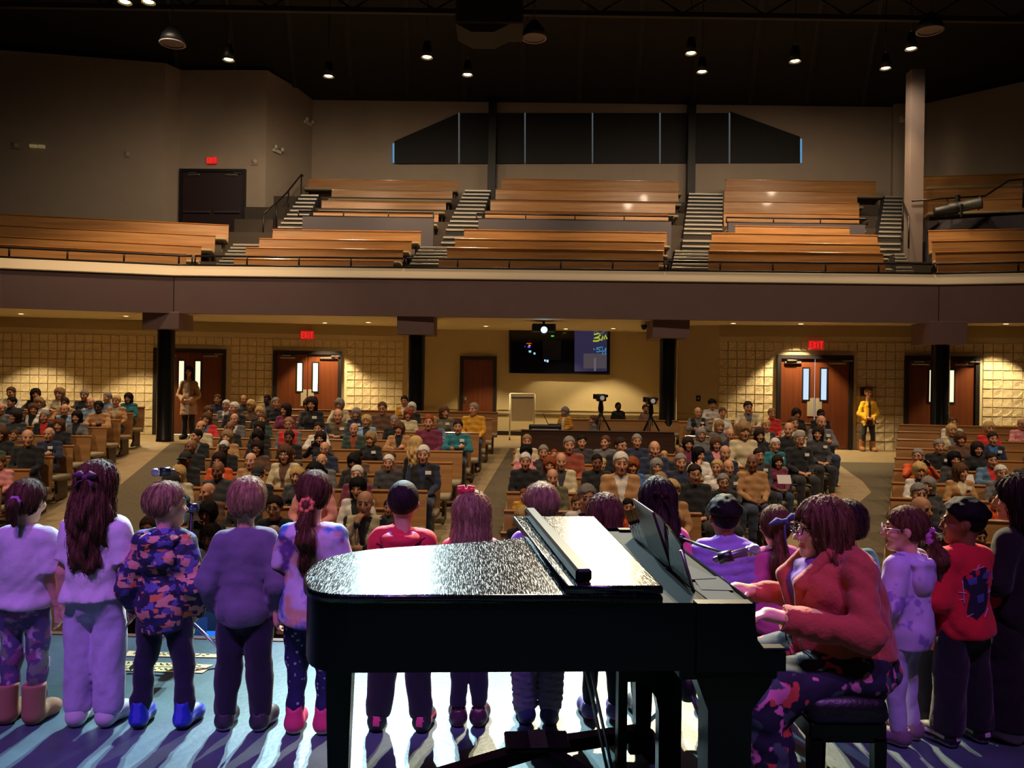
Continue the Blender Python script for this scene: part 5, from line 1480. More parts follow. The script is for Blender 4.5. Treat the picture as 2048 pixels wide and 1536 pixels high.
        d = smax(d, -v.ell((0, -.135, -.03), (.066, .085, .10)), .014); d = smax(d, -v.cap((0, -.10, -.10), (0, -.06, -.8), .078, .125), .015)
        d = smax(d, -(z - bot + .02 * np.sin(th * 7 + ph[6])), .02)
    return d * s, f
def scrunchie(root, loc, R, m, r=.03, t=.014):
    g = G(); n, k = 22, 8; vs = []
    for i in range(n):
        a = 2 * math.pi * i / n; tt = t * (1 + .35 * math.sin(a * 7))
        for j in range(k):
            b = 2 * math.pi * j / k; vs.append(((r + tt * math.cos(b)) * math.cos(a), tt * 1.2 * math.sin(b), (r + tt * math.cos(b)) * math.sin(a)))
    g.add(vs, [(i * k + j, i * k + (j + 1) % k, ((i + 1) % n) * k + (j + 1) % k, ((i + 1) % n) * k + j) for i in range(n) for j in range(k)], 0, True)
    o = g.build('scrunchie', m, root); o.location = loc; o.rotation_euler = R; return o
def bow(root, loc, rot, m, w=.07, tails=.12):
    g = G()
    for sx in (-1, 1):
        g.tube([(sx * .006, 0, 0), (sx * w * .5, .012, .012), (sx * w, .006, .004)], [.008, .024, .030], 8, ry=[.010, .020, .008])
        g.tube([(sx * .005, .004, -.01), (sx * .03, .010, -tails * .5), (sx * .042, .008, -tails)], [.008, .018, .022], 6, ry=[.004, .004, .003])
    g.tube([(-.012, .008, 0), (.012, .008, 0)], .014, 8); o = g.build('hair_bow', m, root); o.location = loc; o.rotation_euler = rot; return o
def sneaker(name, root, loc, rz, s, upper, sole, high=.0, accent=None, boot=False):
    f = Field(grid(-.062 * s, .062 * s, .008), grid(-.19 * s, .075 * s, .008), grid(-.008, (.115 + high) * s + .02, .008)); v = f.scaled(s)
    d = smin(v.cap((0, .012, .045), (0, -.10, .035), .040, .040), v.cap((0, -.10, .035), (0, -.135, .032), .040, .034), .03)
    d = smin(d, v.cap((0, .018, .05), (0, .016, .085 + high), .040 if not boot else .050, .036 if not boot else .054), .03)
    d = smax(d, v.z - (.098 + high), .004); d = smax(d, -v.z, .003); d = smax(d, -v.cap((0, .018, .095 + high), (0, .018, .2 + high), .030, .034), .004)
    def sl(c):
        o = np.zeros(len(c), int); o[c[:, 2] / s < .024] = 1
        if accent is not None: o[(c[:, 1] / s > .030) & (c[:, 2] / s > .04) & (np.abs(c[:, 0]) / s < .016)] = 2; o[(np.abs(c[:, 2] / s - .052) < .007) & (c[:, 1] / s < .02)] = 2
        return o
    o = link(name, sdf_mesh(name, d * s, f, [upper, sole, accent or upper], sl), root, loc, (0, 0, rz)); return o
def child(px, ytop, yfoot, face, label, hair, hairc, skin, top, pants, shoes, arms=None, head_yaw=0.0, head_pitch=0.05, seed=1, wide=1.0, dd=0.0, stance=.0, group='children singing in a row', base=None):
    foot = PZ(px, yfoot, 0); d = foot.y + dd; v = unroll(px, ytop)[1]; x = unroll(px, yfoot)[0] / F * d
    bz = 0.0
    if base is not None: d, bz = base; x = unroll(px, yfoot)[0] / F * d
    H = CAMZ - v / F * d - bz; k = H / 1.25; hs = (.222 if base is None else .210) * (1 + (H - 1.2) * .15) / .236
    rz = math.atan2(face[0], -face[1])
    r = thing('person', label, 'person', (x, d, bz), rz, group)
    hp = Vector((0, -.004, H - .122 * hs)); R = rotm(head_yaw, head_pitch)
    A = arms or 'down'
    AR = {'down': (((-.146, .02, .735), (-.165, -.015, .570), (-.160, -.035, .45), (-1, 0, 0)), ((.146, .02, .735), (.165, -.015, .570), (.160, -.035, .45), (1, 0, 0))),
          'front': (((-.165, .0, .75), (-.075, -.12, .66), (.02, -.15, .66), (0, -1, 0)), ((.165, .0, .75), (.075, -.12, .66), (-.02, -.14, .65), (0, -1, 0))),
          'pocket': (((-.172, .05, .74), (-.150, -.02, .595), (-.125, -.055, .50), (-1, 0, 0)), ((.172, .05, .74), (.150, -.02, .595), (.125, -.055, .50), (1, 0, 0))),
          'back': (((-.17, .05, .75), (-.07, .12, .64), (.02, .125, .60), (0, 1, 0)), ((.17, .05, .75), (.07, .12, .62), (-.02, .13, .60), (0, 1, 0)))}[A]
    S = lambda p: tuple(c * k * (wide if i == 0 else 1) for i, c in enumerate(p))
    arm = [(S(a), S(b), S(c), u) for a, b, c, u in AR]; sh = [S((-.100, .008, .942)), S((.100, .008, .942))]
    xs = grid(-.27 * k * wide, .27 * k * wide, .0125); ys = grid(-.21 * k, .24 * k, .0115); zs = grid(-.012, H + .02, .0145, ((H - .25, H + .02), (.42 * k, .60 * k)), .0085)
    f = Field(xs, ys, zs); w = wide
    def torso(e):
        t = f.ell(S((0, .006, .60)), (.100 * k * w + e, .092 * k * w + e, .105 * k + e)); t = smin(t, f.ell(S((0, 0, .73)), (.090 * k * w + e, .080 * k * w + e, .13 * k + e)), .06)
        return smin(t, f.ell(S((0, .004, .87)), (.104 * k * w + e, .080 * k * w + e, .118 * k + e)), .06)
    def armf(e, hands=False, cut=None):
        o = None
        for i, (el, wr, tp, up) in enumerate(arm):
            a = limb(f, sh[i], el, wr, .040 * k + e, .033 * k + e, .024 * k + e)
            if hands: a = smin(a, fingers(f, wr, tp, up, .72 * k, .35, 1 if i == 0 else -1), .01)
            o = a if o is None else np.minimum(o, a)
        return o
    def legf(e, foot=False):
        o = None
        for sx in (-1, 1):
            a = limb(f, S((sx * .060, .006, .60)), S((sx * (.068 + stance), -.012, .335)), S((sx * (.072 + stance * 1.4), .012, .07)), .060 * k * w + e, .041 * k * w + e, .031 * k + e)
            if foot: a = smin(a, f.cap(S((sx * (.072 + stance * 1.4), .012, .04)), S((sx * (.08 + stance * 1.4), -.10, .03)), .03 * k, .026 * k), .02)
            o = a if o is None else np.minimum(o, a)
        return o
    neck = f.cap(S((0, .012, .93)), tuple(hp + Vector((0, .02, -.06 * hs))), .044 * k, .040 * k)
    body = smin(smin(torso(-.012), armf(-.003, True), .03), legf(-.006, True), .03); body = smin(body, neck, .03); body = smin(body, head_sdf(f.sub(R, hp), hs, True), .012)
    b = link('body', sdf_mesh('body', body, f, [skin_mat(skin), lip_mat(skin), m_eye], lambda c: head_slot(c, R, hp, hs)), r)
    # top
    e = top.get('e', .014); hem = top.get('hem', .56) * k; wr = wnoise(f, seed, top.get('wrinkle', 1.0))
    if top.get('puff'): wr = wr * .5 - .010 * np.abs(np.sin(f.z * math.pi / .052 + .6 * np.sin(f.x * 14))) + .005
    slv = None
    for i, (el, wq, tp, up) in enumerate(arm):
        if top.get('short'):
            s0, e0 = np.array(sh[i]), np.array(el); m0 = s0 + (e0 - s0) * .78; n0 = (e0 - s0) / np.linalg.norm(e0 - s0)
            a = f.cap(sh[i], tuple(s0 + (e0 - s0) * 1.1), .042 * k + e * .9, .046 * k + e); a = smax(a, f.dot(m0, n0), .004)
        else:
            dirn = (Vector(tp) - Vector(wq)).normalized(); a = limb(f, sh[i], el, tuple(Vector(wq) + dirn * .01), .040 * k + e * .9, .034 * k + e * .9, .026 * k + e * .8)
            a = smax(a, f.dot(Vector(wq) + dirn * .012, dirn), .004)
        slv = a if slv is None else np.minimum(slv, a)
    t = smin(torso(e), slv, .014); t = smin(t, np.minimum(f.cap(sh[0], S((0, .012, .982)), .043 * k + e * .6, .040 * k + e * .5), f.cap(sh[1], S((0, .012, .982)), .043 * k + e * .6, .040 * k + e * .5)), .025)
    t = smin(t, f.cap(S((0, .004, .74)), (0, .006, hem - .08), .092 * k * w + e, .100 * k * w + e, (1, 1.14, 1)), .03)
    pe = pants.get('e', .012) + .018; t = smin(t, f.ell(S((0, .010, .605)), (.101 * k * w + pe, .096 * k * w + pe, .105 * k + pe)), .02)
    if top.get('flare'): t = smin(t, f.cap(S((0, .004, .70)), (0, .004, hem), .10 * k * w + e, (.115 + top['flare']) * k * w + e), .05)
    if top.get('collar'): t = smin(t, f.cap(S((0, .012, .97)), S((0, .008, 1.02)), .056 * k, .058 * k), .015)
    t = t + wr; t = smax(t, hem + .012 * np.sin(9 * f.x + seed) - f.z, .01)
    if top.get('blouse'): t = t - .012 * np.exp(-((f.z - hem - .03) / .03) ** 2)
    if not top.get('collar'): t = smax(t, -f.cap(S((0, -.012, 1.05)), S((0, .006, .985)), .048 * k, .050 * k), .006)
    else: t = smax(t, -f.cap(S((0, .008, 1.06)), S((0, .008, .985)), .045 * k, .044 * k), .005)
    def tslot(c):
        o = np.zeros(len(c), int)
        for sl in top.get('slots', ()): o[sl(c / k)] = 1
        return o
    link(top.get('name', 'shirt'), sdf_mesh('shirt', t, f, [top['m'], top.get('m2', top['m'])], tslot), r)
    if top.get('hood'):
        fh = Field(grid(-.16 * k, .16 * k, .009), grid(-.10 * k, .19 * k, .009), grid(.78 * k, 1.06 * k, .009))
        h = smin(fh.ell(S((0, .100, .885)), (.094 * k, .052 * k, .095 * k)), fh.ell(S((0, .055, .972)), (.104 * k, .095 * k, .040 * k)), .04)
        h = smax(h, -fh.cap(S((0, -.03, 1.06)), S((0, .03, .985)), .06 * k, .055 * k), .012); h = smax(h, -fh.ell(S((0, .082, 1.0)), (.05 * k, .035 * k, .055 * k)), .015) + wnoise(fh, seed + 9, .8)
        link('hood', sdf_mesh('hood', h, fh, [top['m'], top['hood'] if top['hood'] is not True else top['m']], lambda c: ((c[:, 2] > .955 * k) & (np.hypot(c[:, 0], c[:, 1] - .05 * k) < .072 * k)).astype(int)), r)
    # trousers
    e = pants.get('e', .012); wr = wnoise(f, seed + 5, pants.get('wrinkle', .75)) * np.clip((.64 - f.z / k) * 8 + .3, .3, 1); bot = pants.get('bot', .065) * k
    if pants.get('rings'): wr = wr + .006 * np.sin(f.z * 2 * math.pi / .036 + 1.2 * np.sin(f.x * 40))
    l = smin(f.ell(S((0, .010, .605)), (.101 * k * w + e, .096 * k * w + e, .105 * k + e)), legf(e), .03)
    if pants.get('loose'):
        for sx in (-1, 1): l = smin(l, f.cap(S((sx * .066, .004, .52)), S((sx * (.076 + stance), .008, .10)), .060 * k * w + e, (.040 + pants['loose']) * k + e), .015)
    if pants.get('cuff'): 
        for sx in (-1, 1): l = smin(l, f.cap(S((sx * (.075 + stance * 1.3), .01, .13)), S((sx * (.075 + stance * 1.3), .01, .10)), .048 * k + pants['cuff'], .044 * k + pants['cuff']), .012)
    l = l + wr; l = smax(l, f.z - pants.get('top', .66) * k, .008); l = smax(l, bot - f.z, .005)
    link(pants.get('name', 'trousers'), sdf_mesh('trousers', l, f, [pants['m']]), r)
    for sx in (-1, 1):
        sneaker(shoes.get('name', 'shoe'), r, (sx * (.072 + stance * 1.4) * k * w, .012 * k, 0), sx * .12, k * 1.05, shoes['m'], shoes.get('sole', mat('white_sole', (200, 195, 190), .6)), shoes.get('high', 0), shoes.get('accent'), shoes.get('boot', False))
    hd, hf = child_hair(hair, hs, seed); hm = hair_mat(hairc)
    h = link('hair', sdf_mesh('hair', hd, hf, [hm]), r, hp); h.rotation_euler = R.to_euler()
    if base is None and hair not in ('buzz', 'fade'): strands(h, 420 if hair in ('wavy', 'long', 'straight', 'pony', 'dark_long', 'curls') else 260, 9 if hair in ('wavy', 'long', 'straight', 'dark_long', 'pony') else 6, hm, r, seed)
    return dict(r=r, hp=hp, R=R, hs=hs, k=k, H=H, hair=h, head=lambda p: hp + R @ (Vector(p) * hs))
AWAY = (0, 1)
C = lambda c, rough=.9: cloth(c, rough)
wsole = mat('white_sole', (200, 195, 190), .6); bsole = mat('black_sole', (30, 28, 30), .6)
m_floral = patterned('violet_floral_leggings', (92, 76, 120), [((196, 160, 190), 1.0), ((150, 90, 130), 5.0), ((120, 130, 110), 9.0)], 11, (.56, .60))
m_dots = patterned('star_dot_leggings', (24, 24, 74), [((170, 165, 190), 0.0)], 34, (.20, .27), kind='dots')
m_tie = patterned('tie_dye_shirt', (196, 186, 206), [((70, 130, 190), 2.0), ((88, 60, 120), 7.0), ((200, 160, 130), 11.0)], 7, (.52, .60))
m_hood = patterned('printed_hoodie', (40, 40, 78), [((206, 116, 66), 0.0), ((30, 26, 40), 3.3), ((96, 92, 150), 6.1), ((210, 150, 120), 9.7)], 24, (.80, .81), kind='patch', stretch=(1, 1, 1.5))
m_lav = patterned('lavender_tie_dye', (188, 176, 214), [((136, 118, 186), 4.0)], 13, (.54, .62))
kids = []
k1 = child(47, 960, 1442, AWAY, 'person in pale t-shirt, floral leggings and tan boots at one end of the stage', 'bun', 'b', 1, dict(m=C((206, 196, 204)), e=.024, hem=.60, short=True, blouse=True), dict(m=m_floral, e=.008, name='leggings'), dict(m=mat('tan_suede', (168, 118, 88), .9), sole=mat('tan_sole', (150, 110, 84), .7), high=.10, boot=True, name='boot'), seed=1)
scrunchie(k1['r'], k1['head']((-.01, .128, .015)), (.1, 0, 0), C((190, 130, 190)), .022, .009)
k2 = child(188, 925, 1448, AWAY, 'person in plain white t-shirt and white sweatpants standing on stage', 'wavy', 'b', 1, dict(m=C((222, 210, 216)), e=.020, hem=.60, short=True, flare=.01), dict(m=C((196, 184, 210)), e=.016, loose=.010, cuff=.002, name='sweatpants'), dict(m=mat('white_leather_shoe', (214, 205, 205), .5), sole=wsole), seed=2)
bow(k2['r'], k2['head']((0, .116, .05)), (.3, 0, 0), C((110, 60, 90)), .05, .05)
k3 = child(326, 966, 1452, AWAY, 'person in hoodie with orange and blue print and blue high-top shoes', 'short', 's', 1, dict(m=m_hood, e=.028, hem=.50, hood=C((40, 50, 170)), name='hoodie'), dict(m=C((16, 16, 40)), e=.012, cuff=.004), dict(m=mat('royal_blue_shoe', (30, 50, 170), .5), sole=mat('navy_sole', (26, 26, 60), .6), high=.045, accent=C((60, 70, 190))), arms='pocket', head_yaw=-.75, seed=3, stance=.03)
k4 = child(487, 958, 1456, AWAY, 'person in plain grey-violet long-sleeved shirt and navy trousers on stage', 'bowl', 's', 1, dict(m=C((104, 96, 118)), e=.022, hem=.54), dict(m=C((14, 14, 36)), e=.012, loose=.006, cuff=.002), dict(m=mat('dark_trainer', (44, 40, 52), .6), sole=mat('lilac_sole', (170, 160, 190), .6)), arms='pocket', head_yaw=.25, seed=4, stance=.012)
k5 = child(620, 943, 1462, AWAY, 'person in tie-dye t-shirt, dotted navy leggings and pink high-tops', 'pony', 'b', 1, dict(m=m_tie, e=.022, hem=.545, short=True, flare=.012), dict(m=m_dots, e=.008, name='leggings'), dict(m=mat('pink_canvas', (214, 60, 110), .7), sole=wsole, high=.035), head_yaw=.2, seed=5, wide=1.06, stance=-.004)
scrunchie(k5['r'], k5['head']((.03, .125, -.043)), (.35, .2, 0), C((230, 130, 80)), .028, .013)
web = mat('red_web_jacket', (206, 40, 50), .8)
k6 = child(800, 962, 1458, AWAY, 'person in red jacket with dark web lines behind the piano', 'buzz', 'd', 2, dict(m=web, e=.030, hem=.55, hood=C((190, 170, 190)), name='jacket'), dict(m=C((18, 17, 24)), e=.016, loose=.006, cuff=.012), dict(m=mat('black_trainer', (34, 32, 38), .6), sole=bsole, accent=mat('pink_accent', (210, 70, 110), .6)), seed=6, stance=.03)
k7 = child(937, 984, 1448, AWAY, 'person in coral top with a red hair clip behind the piano', 'straight', 's', 1, dict(m=C((214, 96, 96)), e=.018, hem=.54, short=True), dict(m=C((20, 18, 36)), e=.008, name='leggings', bot=.10), dict(m=mat('plum_shoe', (70, 36, 56), .4), sole=mat('rose_sole', (150, 70, 100), .6)), head_pitch=-.1, seed=7, stance=-.012)
bow(k7['r'], k7['head']((.03, .03, .128)), (1.2, 0, 0), C((226, 70, 70)), .03, .012)
k8 = child(1075, 968, 1444, AWAY, 'person in violet shirt and ruched grey trousers behind the folded piano flap', 'short2', 's', 1, dict(m=C((150, 110, 190)), e=.022, hem=.52), dict(m=C((118, 104, 128)), e=.018, rings=True, loose=.006), dict(m=mat('blue_trainer', (52, 52, 96), .6), sole=mat('blue_sole', (44, 44, 90), .6)), head_yaw=.35, seed=8, stance=-.008)
k9 = child(1203, 990, 1437, AWAY, 'person in dark tights and pink-soled slip-on shoes behind the piano', 'curls', 'b', 1, dict(m=C((160, 120, 180)), e=.020, hem=.48, flare=.03, name='dress'), dict(m=C((20, 17, 40)), e=.004, name='tights'), dict(m=mat('violet_slip_on', (88, 70, 140), .6), sole=mat('pink_sole', (220, 110, 170), .6)), seed=9, dd=.02)
k10 = child(1308, 958, 1440, AWAY, 'person in bright pink top behind the piano music desk', 'long', 'd', 2, dict(m=C((222, 96, 140)), e=.020, hem=.52, short=True), dict(m=C((40, 34, 50)), e=.012), dict(m=mat('black_trainer', (34, 32, 38), .6), sole=bsole), seed=10, wide=1.06, dd=.06)
bow(k10['r'], k10['head']((0, .120, .03)), (.4, 0, 0), hair_mat('d'), .03, .10)
k11 = child(1443, 995, 1446, AWAY, 'person in lavender quilted puffer jacket behind the microphone boom', 'fade', 'k', 3, dict(m=C((140, 124, 196)), e=.036, hem=.54, puff=True, collar=True, name='puffer_jacket'), dict(m=C((34, 34, 50)), e=.014), dict(m=mat('black_trainer', (34, 32, 38), .6), sole=bsole), seed=11, dd=.05, wide=1.05)
k12 = child(1545, 1012, 1450, AWAY, 'person in magenta sweater with a big navy hair bow', 'bowpony', 'b', 1, dict(m=C((198, 92, 150)), e=.022, hem=.52), dict(m=C((40, 36, 56)), e=.012), dict(m=mat('black_trainer', (34, 32, 38), .6), sole=bsole), head_yaw=-.12, seed=12, dd=.05)
bow(k12['r'], k12['head']((-.02, .158, .055)), (.15, .3, 0), C((62, 64, 120)), .082, .15)
k13 = child(1690, 1004, 1462, AWAY, 'person in blue and green shirt half hidden behind the pianist', 'bowl', 'd', 1, dict(m=C((40, 84, 150)), m2=C((60, 120, 110)), slots=[lambda c: c[:, 2] > .95], e=.022, hem=.52), dict(m=C((30, 30, 44)), e=.014), dict(m=mat('black_trainer', (34, 32, 38), .6), sole=bsole), seed=13, dd=.02)
k14 = child(1806, 1014, 1482, (-.62, .78), 'person in lavender hoodie, pale leggings and glasses beside the pianist', 'sidepony', 'b', 1, dict(m=m_lav, e=.030, hem=.50, hood=True, name='hoodie'), dict(m=C((170, 168, 190)), e=.008, name='leggings'), dict(m=mat('grey_slip_on', (120, 96, 110), .7), sole=wsole), arms='front', seed=14, head_yaw=.45)
scrunchie(k14['r'], k14['head']((0, .118, -.03)), (.2, 0, 0), C((200, 110, 190)), .03, .015)
gl = link('glasses', glasses_mesh(), k14['r'], k14['hp']); gl.rotation_euler = k14['R'].to_euler(); gl.scale = (k14['hs'],) * 3; set_mats(gl, [mat('pale_glasses', (210, 190, 200), .3)])
k15 = child(1922, 1000, 1484, (-.28, .96), 'person in red sweatshirt with a dark printed back and black trousers', 'fade', 'k', 3, dict(m=C((206, 32, 42)), e=.030, hem=.555, name='sweatshirt'), dict(m=C((9, 9, 13)), e=.016, loose=.022, cuff=.0), dict(m=mat('black_suede_trainer', (24, 24, 28), .6), sole=mat('lilac_sole', (170, 160, 190), .6), accent=mat('white_stripe', (200, 195, 200), .5)), arms='front', head_yaw=.75, seed=15, stance=.02)
k16 = child(2030, 952, 1476, (-.5, .86), 'tall person all in black with white shoes beside the red sweatshirt', 'dark_long', 'd', 1, dict(m=C((8, 8, 10)), e=.022, hem=.50), dict(m=C((7, 7, 9)), e=.018, loose=.035), dict(m=mat('white_leather_shoe', (214, 205, 205), .5), sole=wsole), arms='front', head_yaw=.5, seed=16)
k17 = child(1868, 1070, 1462, AWAY, 'small person in coral sleeves between the lavender hoodie and the red sweatshirt', 'short', 'd', 2, dict(m=C((220, 110, 90)), e=.022, hem=.52), dict(m=C((34, 34, 50)), e=.014), dict(m=mat('black_trainer', (34, 32, 38), .6), sole=bsole), arms='front', seed=17, dd=.12)
# web lines on the red jacket and the print on the red sweatshirt follow the cloth: thin strips laid on the back
def on_back(kd, x, z, out=.0, top='jacket'):
    o = Vector((x * kd['k'], .6, z * kd['k'])); best = None
    for ob in kd['r'].children:
        if ob.name.startswith((top, 'hood')):
            hit, loc, n, _ = ob.ray_cast(o, Vector((0, -1, 0)))
            if hit and (best is None or loc.y > best.y): best = loc + Vector((0, .002 + out, 0))
    return best
bpy.context.view_layer.update()
def web_lines(kd, m, lines, top, name, r=.003):
    for (a, b) in lines:
        pts = [on_back(kd, a[0] + (b[0] - a[0]) * i / 7, a[1] + (b[1] - a[1]) * i / 7, 0, top) for i in range(8)]; pts = [p for p in pts if p is not None]
        if len(pts) > 2: G().tube(pts, r, 5).build(name, m, kd['r'])
ml = mat('web_line', (60, 14, 20), .8); cx, cz = .0, .90; rays = [(-.12, .98), (-.11, .78), (-.03, .70), (.06, .70), (.12, .80), (.12, .95)]
web_lines(k6, ml, [((cx, cz), p) for p in rays] + [((cx + (p[0] - cx) * t, cz + (p[1] - cz) * t), (cx + (q[0] - cx) * t, cz + (q[1] - cz) * t)) for t in (.4, .75) for p, q in zip(rays[:-1], rays[1:])], 'jacket', 'web_line')
# back print of the sweatshirt: dark irregular patch with pale outline strokes, no figure
def patch(kd, top, pts, m, name, out=.001):
    c = (sum(p[0] for p in pts) / len(pts), sum(p[1] for p in pts) / len(pts)); vs = []; N = len(pts)
    rr = [0, .5, 1.0]
    allp = []
    for t in rr[1:]:
        for p in pts: allp.append(on_back(kd, c[0] + (p[0] - c[0]) * t, c[1] + (p[1] - c[1]) * t, out, top))
    cc = on_back(kd, c[0], c[1], out, top)
    if cc is None or any(p is None for p in allp): return
    g = G(); g.add([cc] + allp, [(0, 1 + i, 1 + (i + 1) % N) for i in range(N)] + [(1 + i, 1 + N + i, 1 + N + (i + 1) % N, 1 + (i + 1) % N) for i in range(N)], 0, True); g.build(name, m, kd['r'])
mdark = mat('print_dark', (26, 26, 48), .8); mblue = mat('print_blue', (70, 80, 150), .8); mpale = mat('print_pale', (200, 150, 190), .8)
sc15 = lambda pts: [(p[0] * 1.45 + .012, p[1]) for p in pts]
patch(k15, 'sweatshirt', sc15([(-.055, .90), (-.02, .93), (.03, .91), (.058, .88), (.06, .83), (.04, .80), (.045, .75), (.05, .70), (.02, .67), (-.02, .71), (-.035, .77), (-.03, .83)]), mdark, 'back_print')
patch(k15, 'sweatshirt', sc15([(-.04, .905), (-.01, .90), (.0, .875), (-.03, .87)]), mblue, 'back_print', .003); patch(k15, 'sweatshirt', sc15([(.02, .885), (.05, .87), (.045, .84), (.02, .85)]), mblue, 'back_print', .003); patch(k15, 'sweatshirt', sc15([(-.01, .80), (.02, .79), (.015, .75), (-.012, .76)]), mblue, 'back_print', .003)
web_lines(k15, mpale, [tuple(sc15(l)) for l in [((-.06, .80), (-.03, .80)), ((-.045, .815), (-.045, .785)), ((.05, .80), (.07, .80)), ((.055, .77), (.07, .76)), ((.06, .86), (.055, .74)), ((-.04, .72), (-.01, .68)), ((-.055, .90), (-.06, .86)), ((.0, .94), (.02, .91)), ((-.02, .93), (.03, .915)), ((.03, .70), (.05, .68))]], 'sweatshirt', 'print_stroke', .0025)

# ================================================================== PIANIST
pn = thing('person', 'pianist in rust jacket and dark floral skirt playing the piano', 'person', (1.378, 3.33, 0), math.atan2(-1, .08))
hp = Vector((0, -.085, 1.165)); R = rotm(.06, .04); hs = 1.0
xs = grid(-.36, .36, .013); ys = grid(-.66, .30, .013); zs = grid(.0, 1.34, .013, ((1.05, 1.33), (.78, .92)), .008)
f = Field(xs, ys, zs)
def ptorso(e):
    d = f.ell((0, .02, .63), (.20 + e, .19 + e, .15 + e)); d = smin(d, f.ell((0, .0, .80), (.18 + e, .165 + e, .16 + e)), .08); d = smin(d, f.ell((0, -.01, .93), (.172 + e, .140 + e, .16 + e)), .08)
    for sx in (-1, 1): d = smin(d, f.sph((sx * .08, -.115, .93), .075 + e), .06)
    return d
parm = [((-.265, -.02, .82), (-.20, -.30, .86), (-.18, -.46, .885), (0, 0, 1)), ((.265, -.02, .81), (.20, -.315, .855), (.18, -.47, .885), (0, 0, 1))]; psh = [(-.165, -.005, 1.02), (.165, -.005, 1.02)]
def parmf(e, hands=False):
    o = None
    for i, (el, wr, tp, up) in enumerate(parm):
        a = limb(f, psh[i], el, wr, .062 + e, .050 + e, .032 + e)
        if hands: a = smin(a, fingers(f, wr, tp, up, 1.0, .55, 1 if i == 0 else -1), .012)
        o = a if o is None else np.minimum(o, a)
    return o
def plegf(e):
    o = None
    for sx in (-1, 1):
        a = limb(f, (sx * .10, .0, .62), (sx * .12, -.46, .56), (sx * .12, -.40, .09), .105 + e, .075 + e, .045 + e); a = smin(a, f.cap((sx * .12, -.38, .04), (sx * .12, -.54, .035), .04, .034), .02); o = a if o is None else np.minimum(o, a)
    return o
neck = f.cap((0, -.01, 1.02), tuple(hp + Vector((0, .02, -.06))), .062, .054)
body = smin(smin(ptorso(-.015), parmf(-.006, True), .03), plegf(-.01), .04); body = smin(body, neck, .04); body = smin(body, head_sdf(f.sub(R, hp), hs, False, True), .014)
link('body', sdf_mesh('body', body, f, [skin_mat(1), lip_mat(1), m_eye], lambda c: head_slot(c, R, hp, hs)), pn)
wr = wnoise(f, 41, 1.3)
t = smin(ptorso(.016), parmf(.014), .02); t = smin(t, np.minimum(f.cap(psh[0], (0, -.0, 1.05), .062, .062), f.cap(psh[1], (0, -.0, 1.05), .062, .062)), .04) + wr
t = smax(t, .665 + .05 * f.y * 0 - f.z, .012); t = smax(t, -f.cap((0, -.07, 1.13), (0, -.015, 1.065), .066, .062), .008)
for (el, wq, tp, up) in parm: t = smax(t, -f.sph(Vector(wq) + (Vector(tp) - Vector(wq)).normalized() * .062, .062), .006)
m_rust = mat('rust_suede_jacket', (176, 74, 54), .85, vary=.08, vscale=6, bump=.25, bscale=60, sheen=.2)
link('jacket', sdf_mesh('jacket', t, f, [m_rust, C((120, 70, 150))], lambda c: ((c[:, 1] < -.10) & (np.abs(c[:, 0]) < .02 + np.clip(c[:, 2] - .80, 0, 1) * .22) & (c[:, 2] > .78)).astype(int)), pn)
# lapels and front edge
fl_ = Field(grid(-.16, .16, .009), grid(-.26, .0, .009), grid(.74, 1.10, .009)); lp = None
for sx in (-1, 1):
    a = smin(fl_.cap((sx * .035, -.195, .80), (sx * .085, -.205, .96), .012, .030), fl_.cap((sx * .085, -.205, .96), (sx * .085, -.09, 1.085), .030, .024), .02); lp = a if lp is None else np.minimum(lp, a)
    link('lapel', sdf_mesh('lapel', a, fl_, [m_rust]), pn)
for sx in (-1, 1): G().tube([(sx * .05, -.21, .82), (sx * .075, -.205, .74), (sx * .08, -.19, .68)], .0035, 6).build('zip', m_steel, pn)
m_skirt = patterned('dark_floral_skirt', (22, 22, 44), [((196, 72, 58), 1.0), ((208, 120, 160), 6.0), ((60, 80, 84), 12.0)], 8.5, (.575, .59))
sk = smin(f.ell((0, .03, .61), (.215, .205, .15)), np.minimum(f.cap((-.11, .0, .60), (-.13, -.46, .55), .125, .095), f.cap((.11, .0, .60), (.13, -.46, .55), .125, .095)), .05)
sk = smin(sk, np.minimum(f.cap((-.12, -.42, .50), (-.10, -.34, .10), .12, .14), f.cap((.12, -.42, .50), (.10, -.34, .10), .12, .14)), .07) + wnoise(f, 43, 1.2) + .008 * np.sin(f.x * 46 + 5 * f.z) * np.clip(.5 - f.z, 0, 1)
sk = smax(sk, f.z - .70, .01); sk = smax(sk, .05 - f.z, .01)
link('skirt', sdf_mesh('skirt', sk, f, [m_skirt]), pn)
for sx in (-1, 1): link('shoe', shoe_mesh(), pn, (sx * .12, -.38, 0))
hd, hf = child_hair('pianist', hs * 1.03, 31); h = link('hair', sdf_mesh('hair', hd, hf, [hair_mat('b')]), pn, hp); h.rotation_euler = R.to_euler(); strands(h, 420, 8, hair_mat('b'), pn, 31)
gl = link('glasses', glasses_mesh(), pn, hp); gl.rotation_euler = R.to_euler()
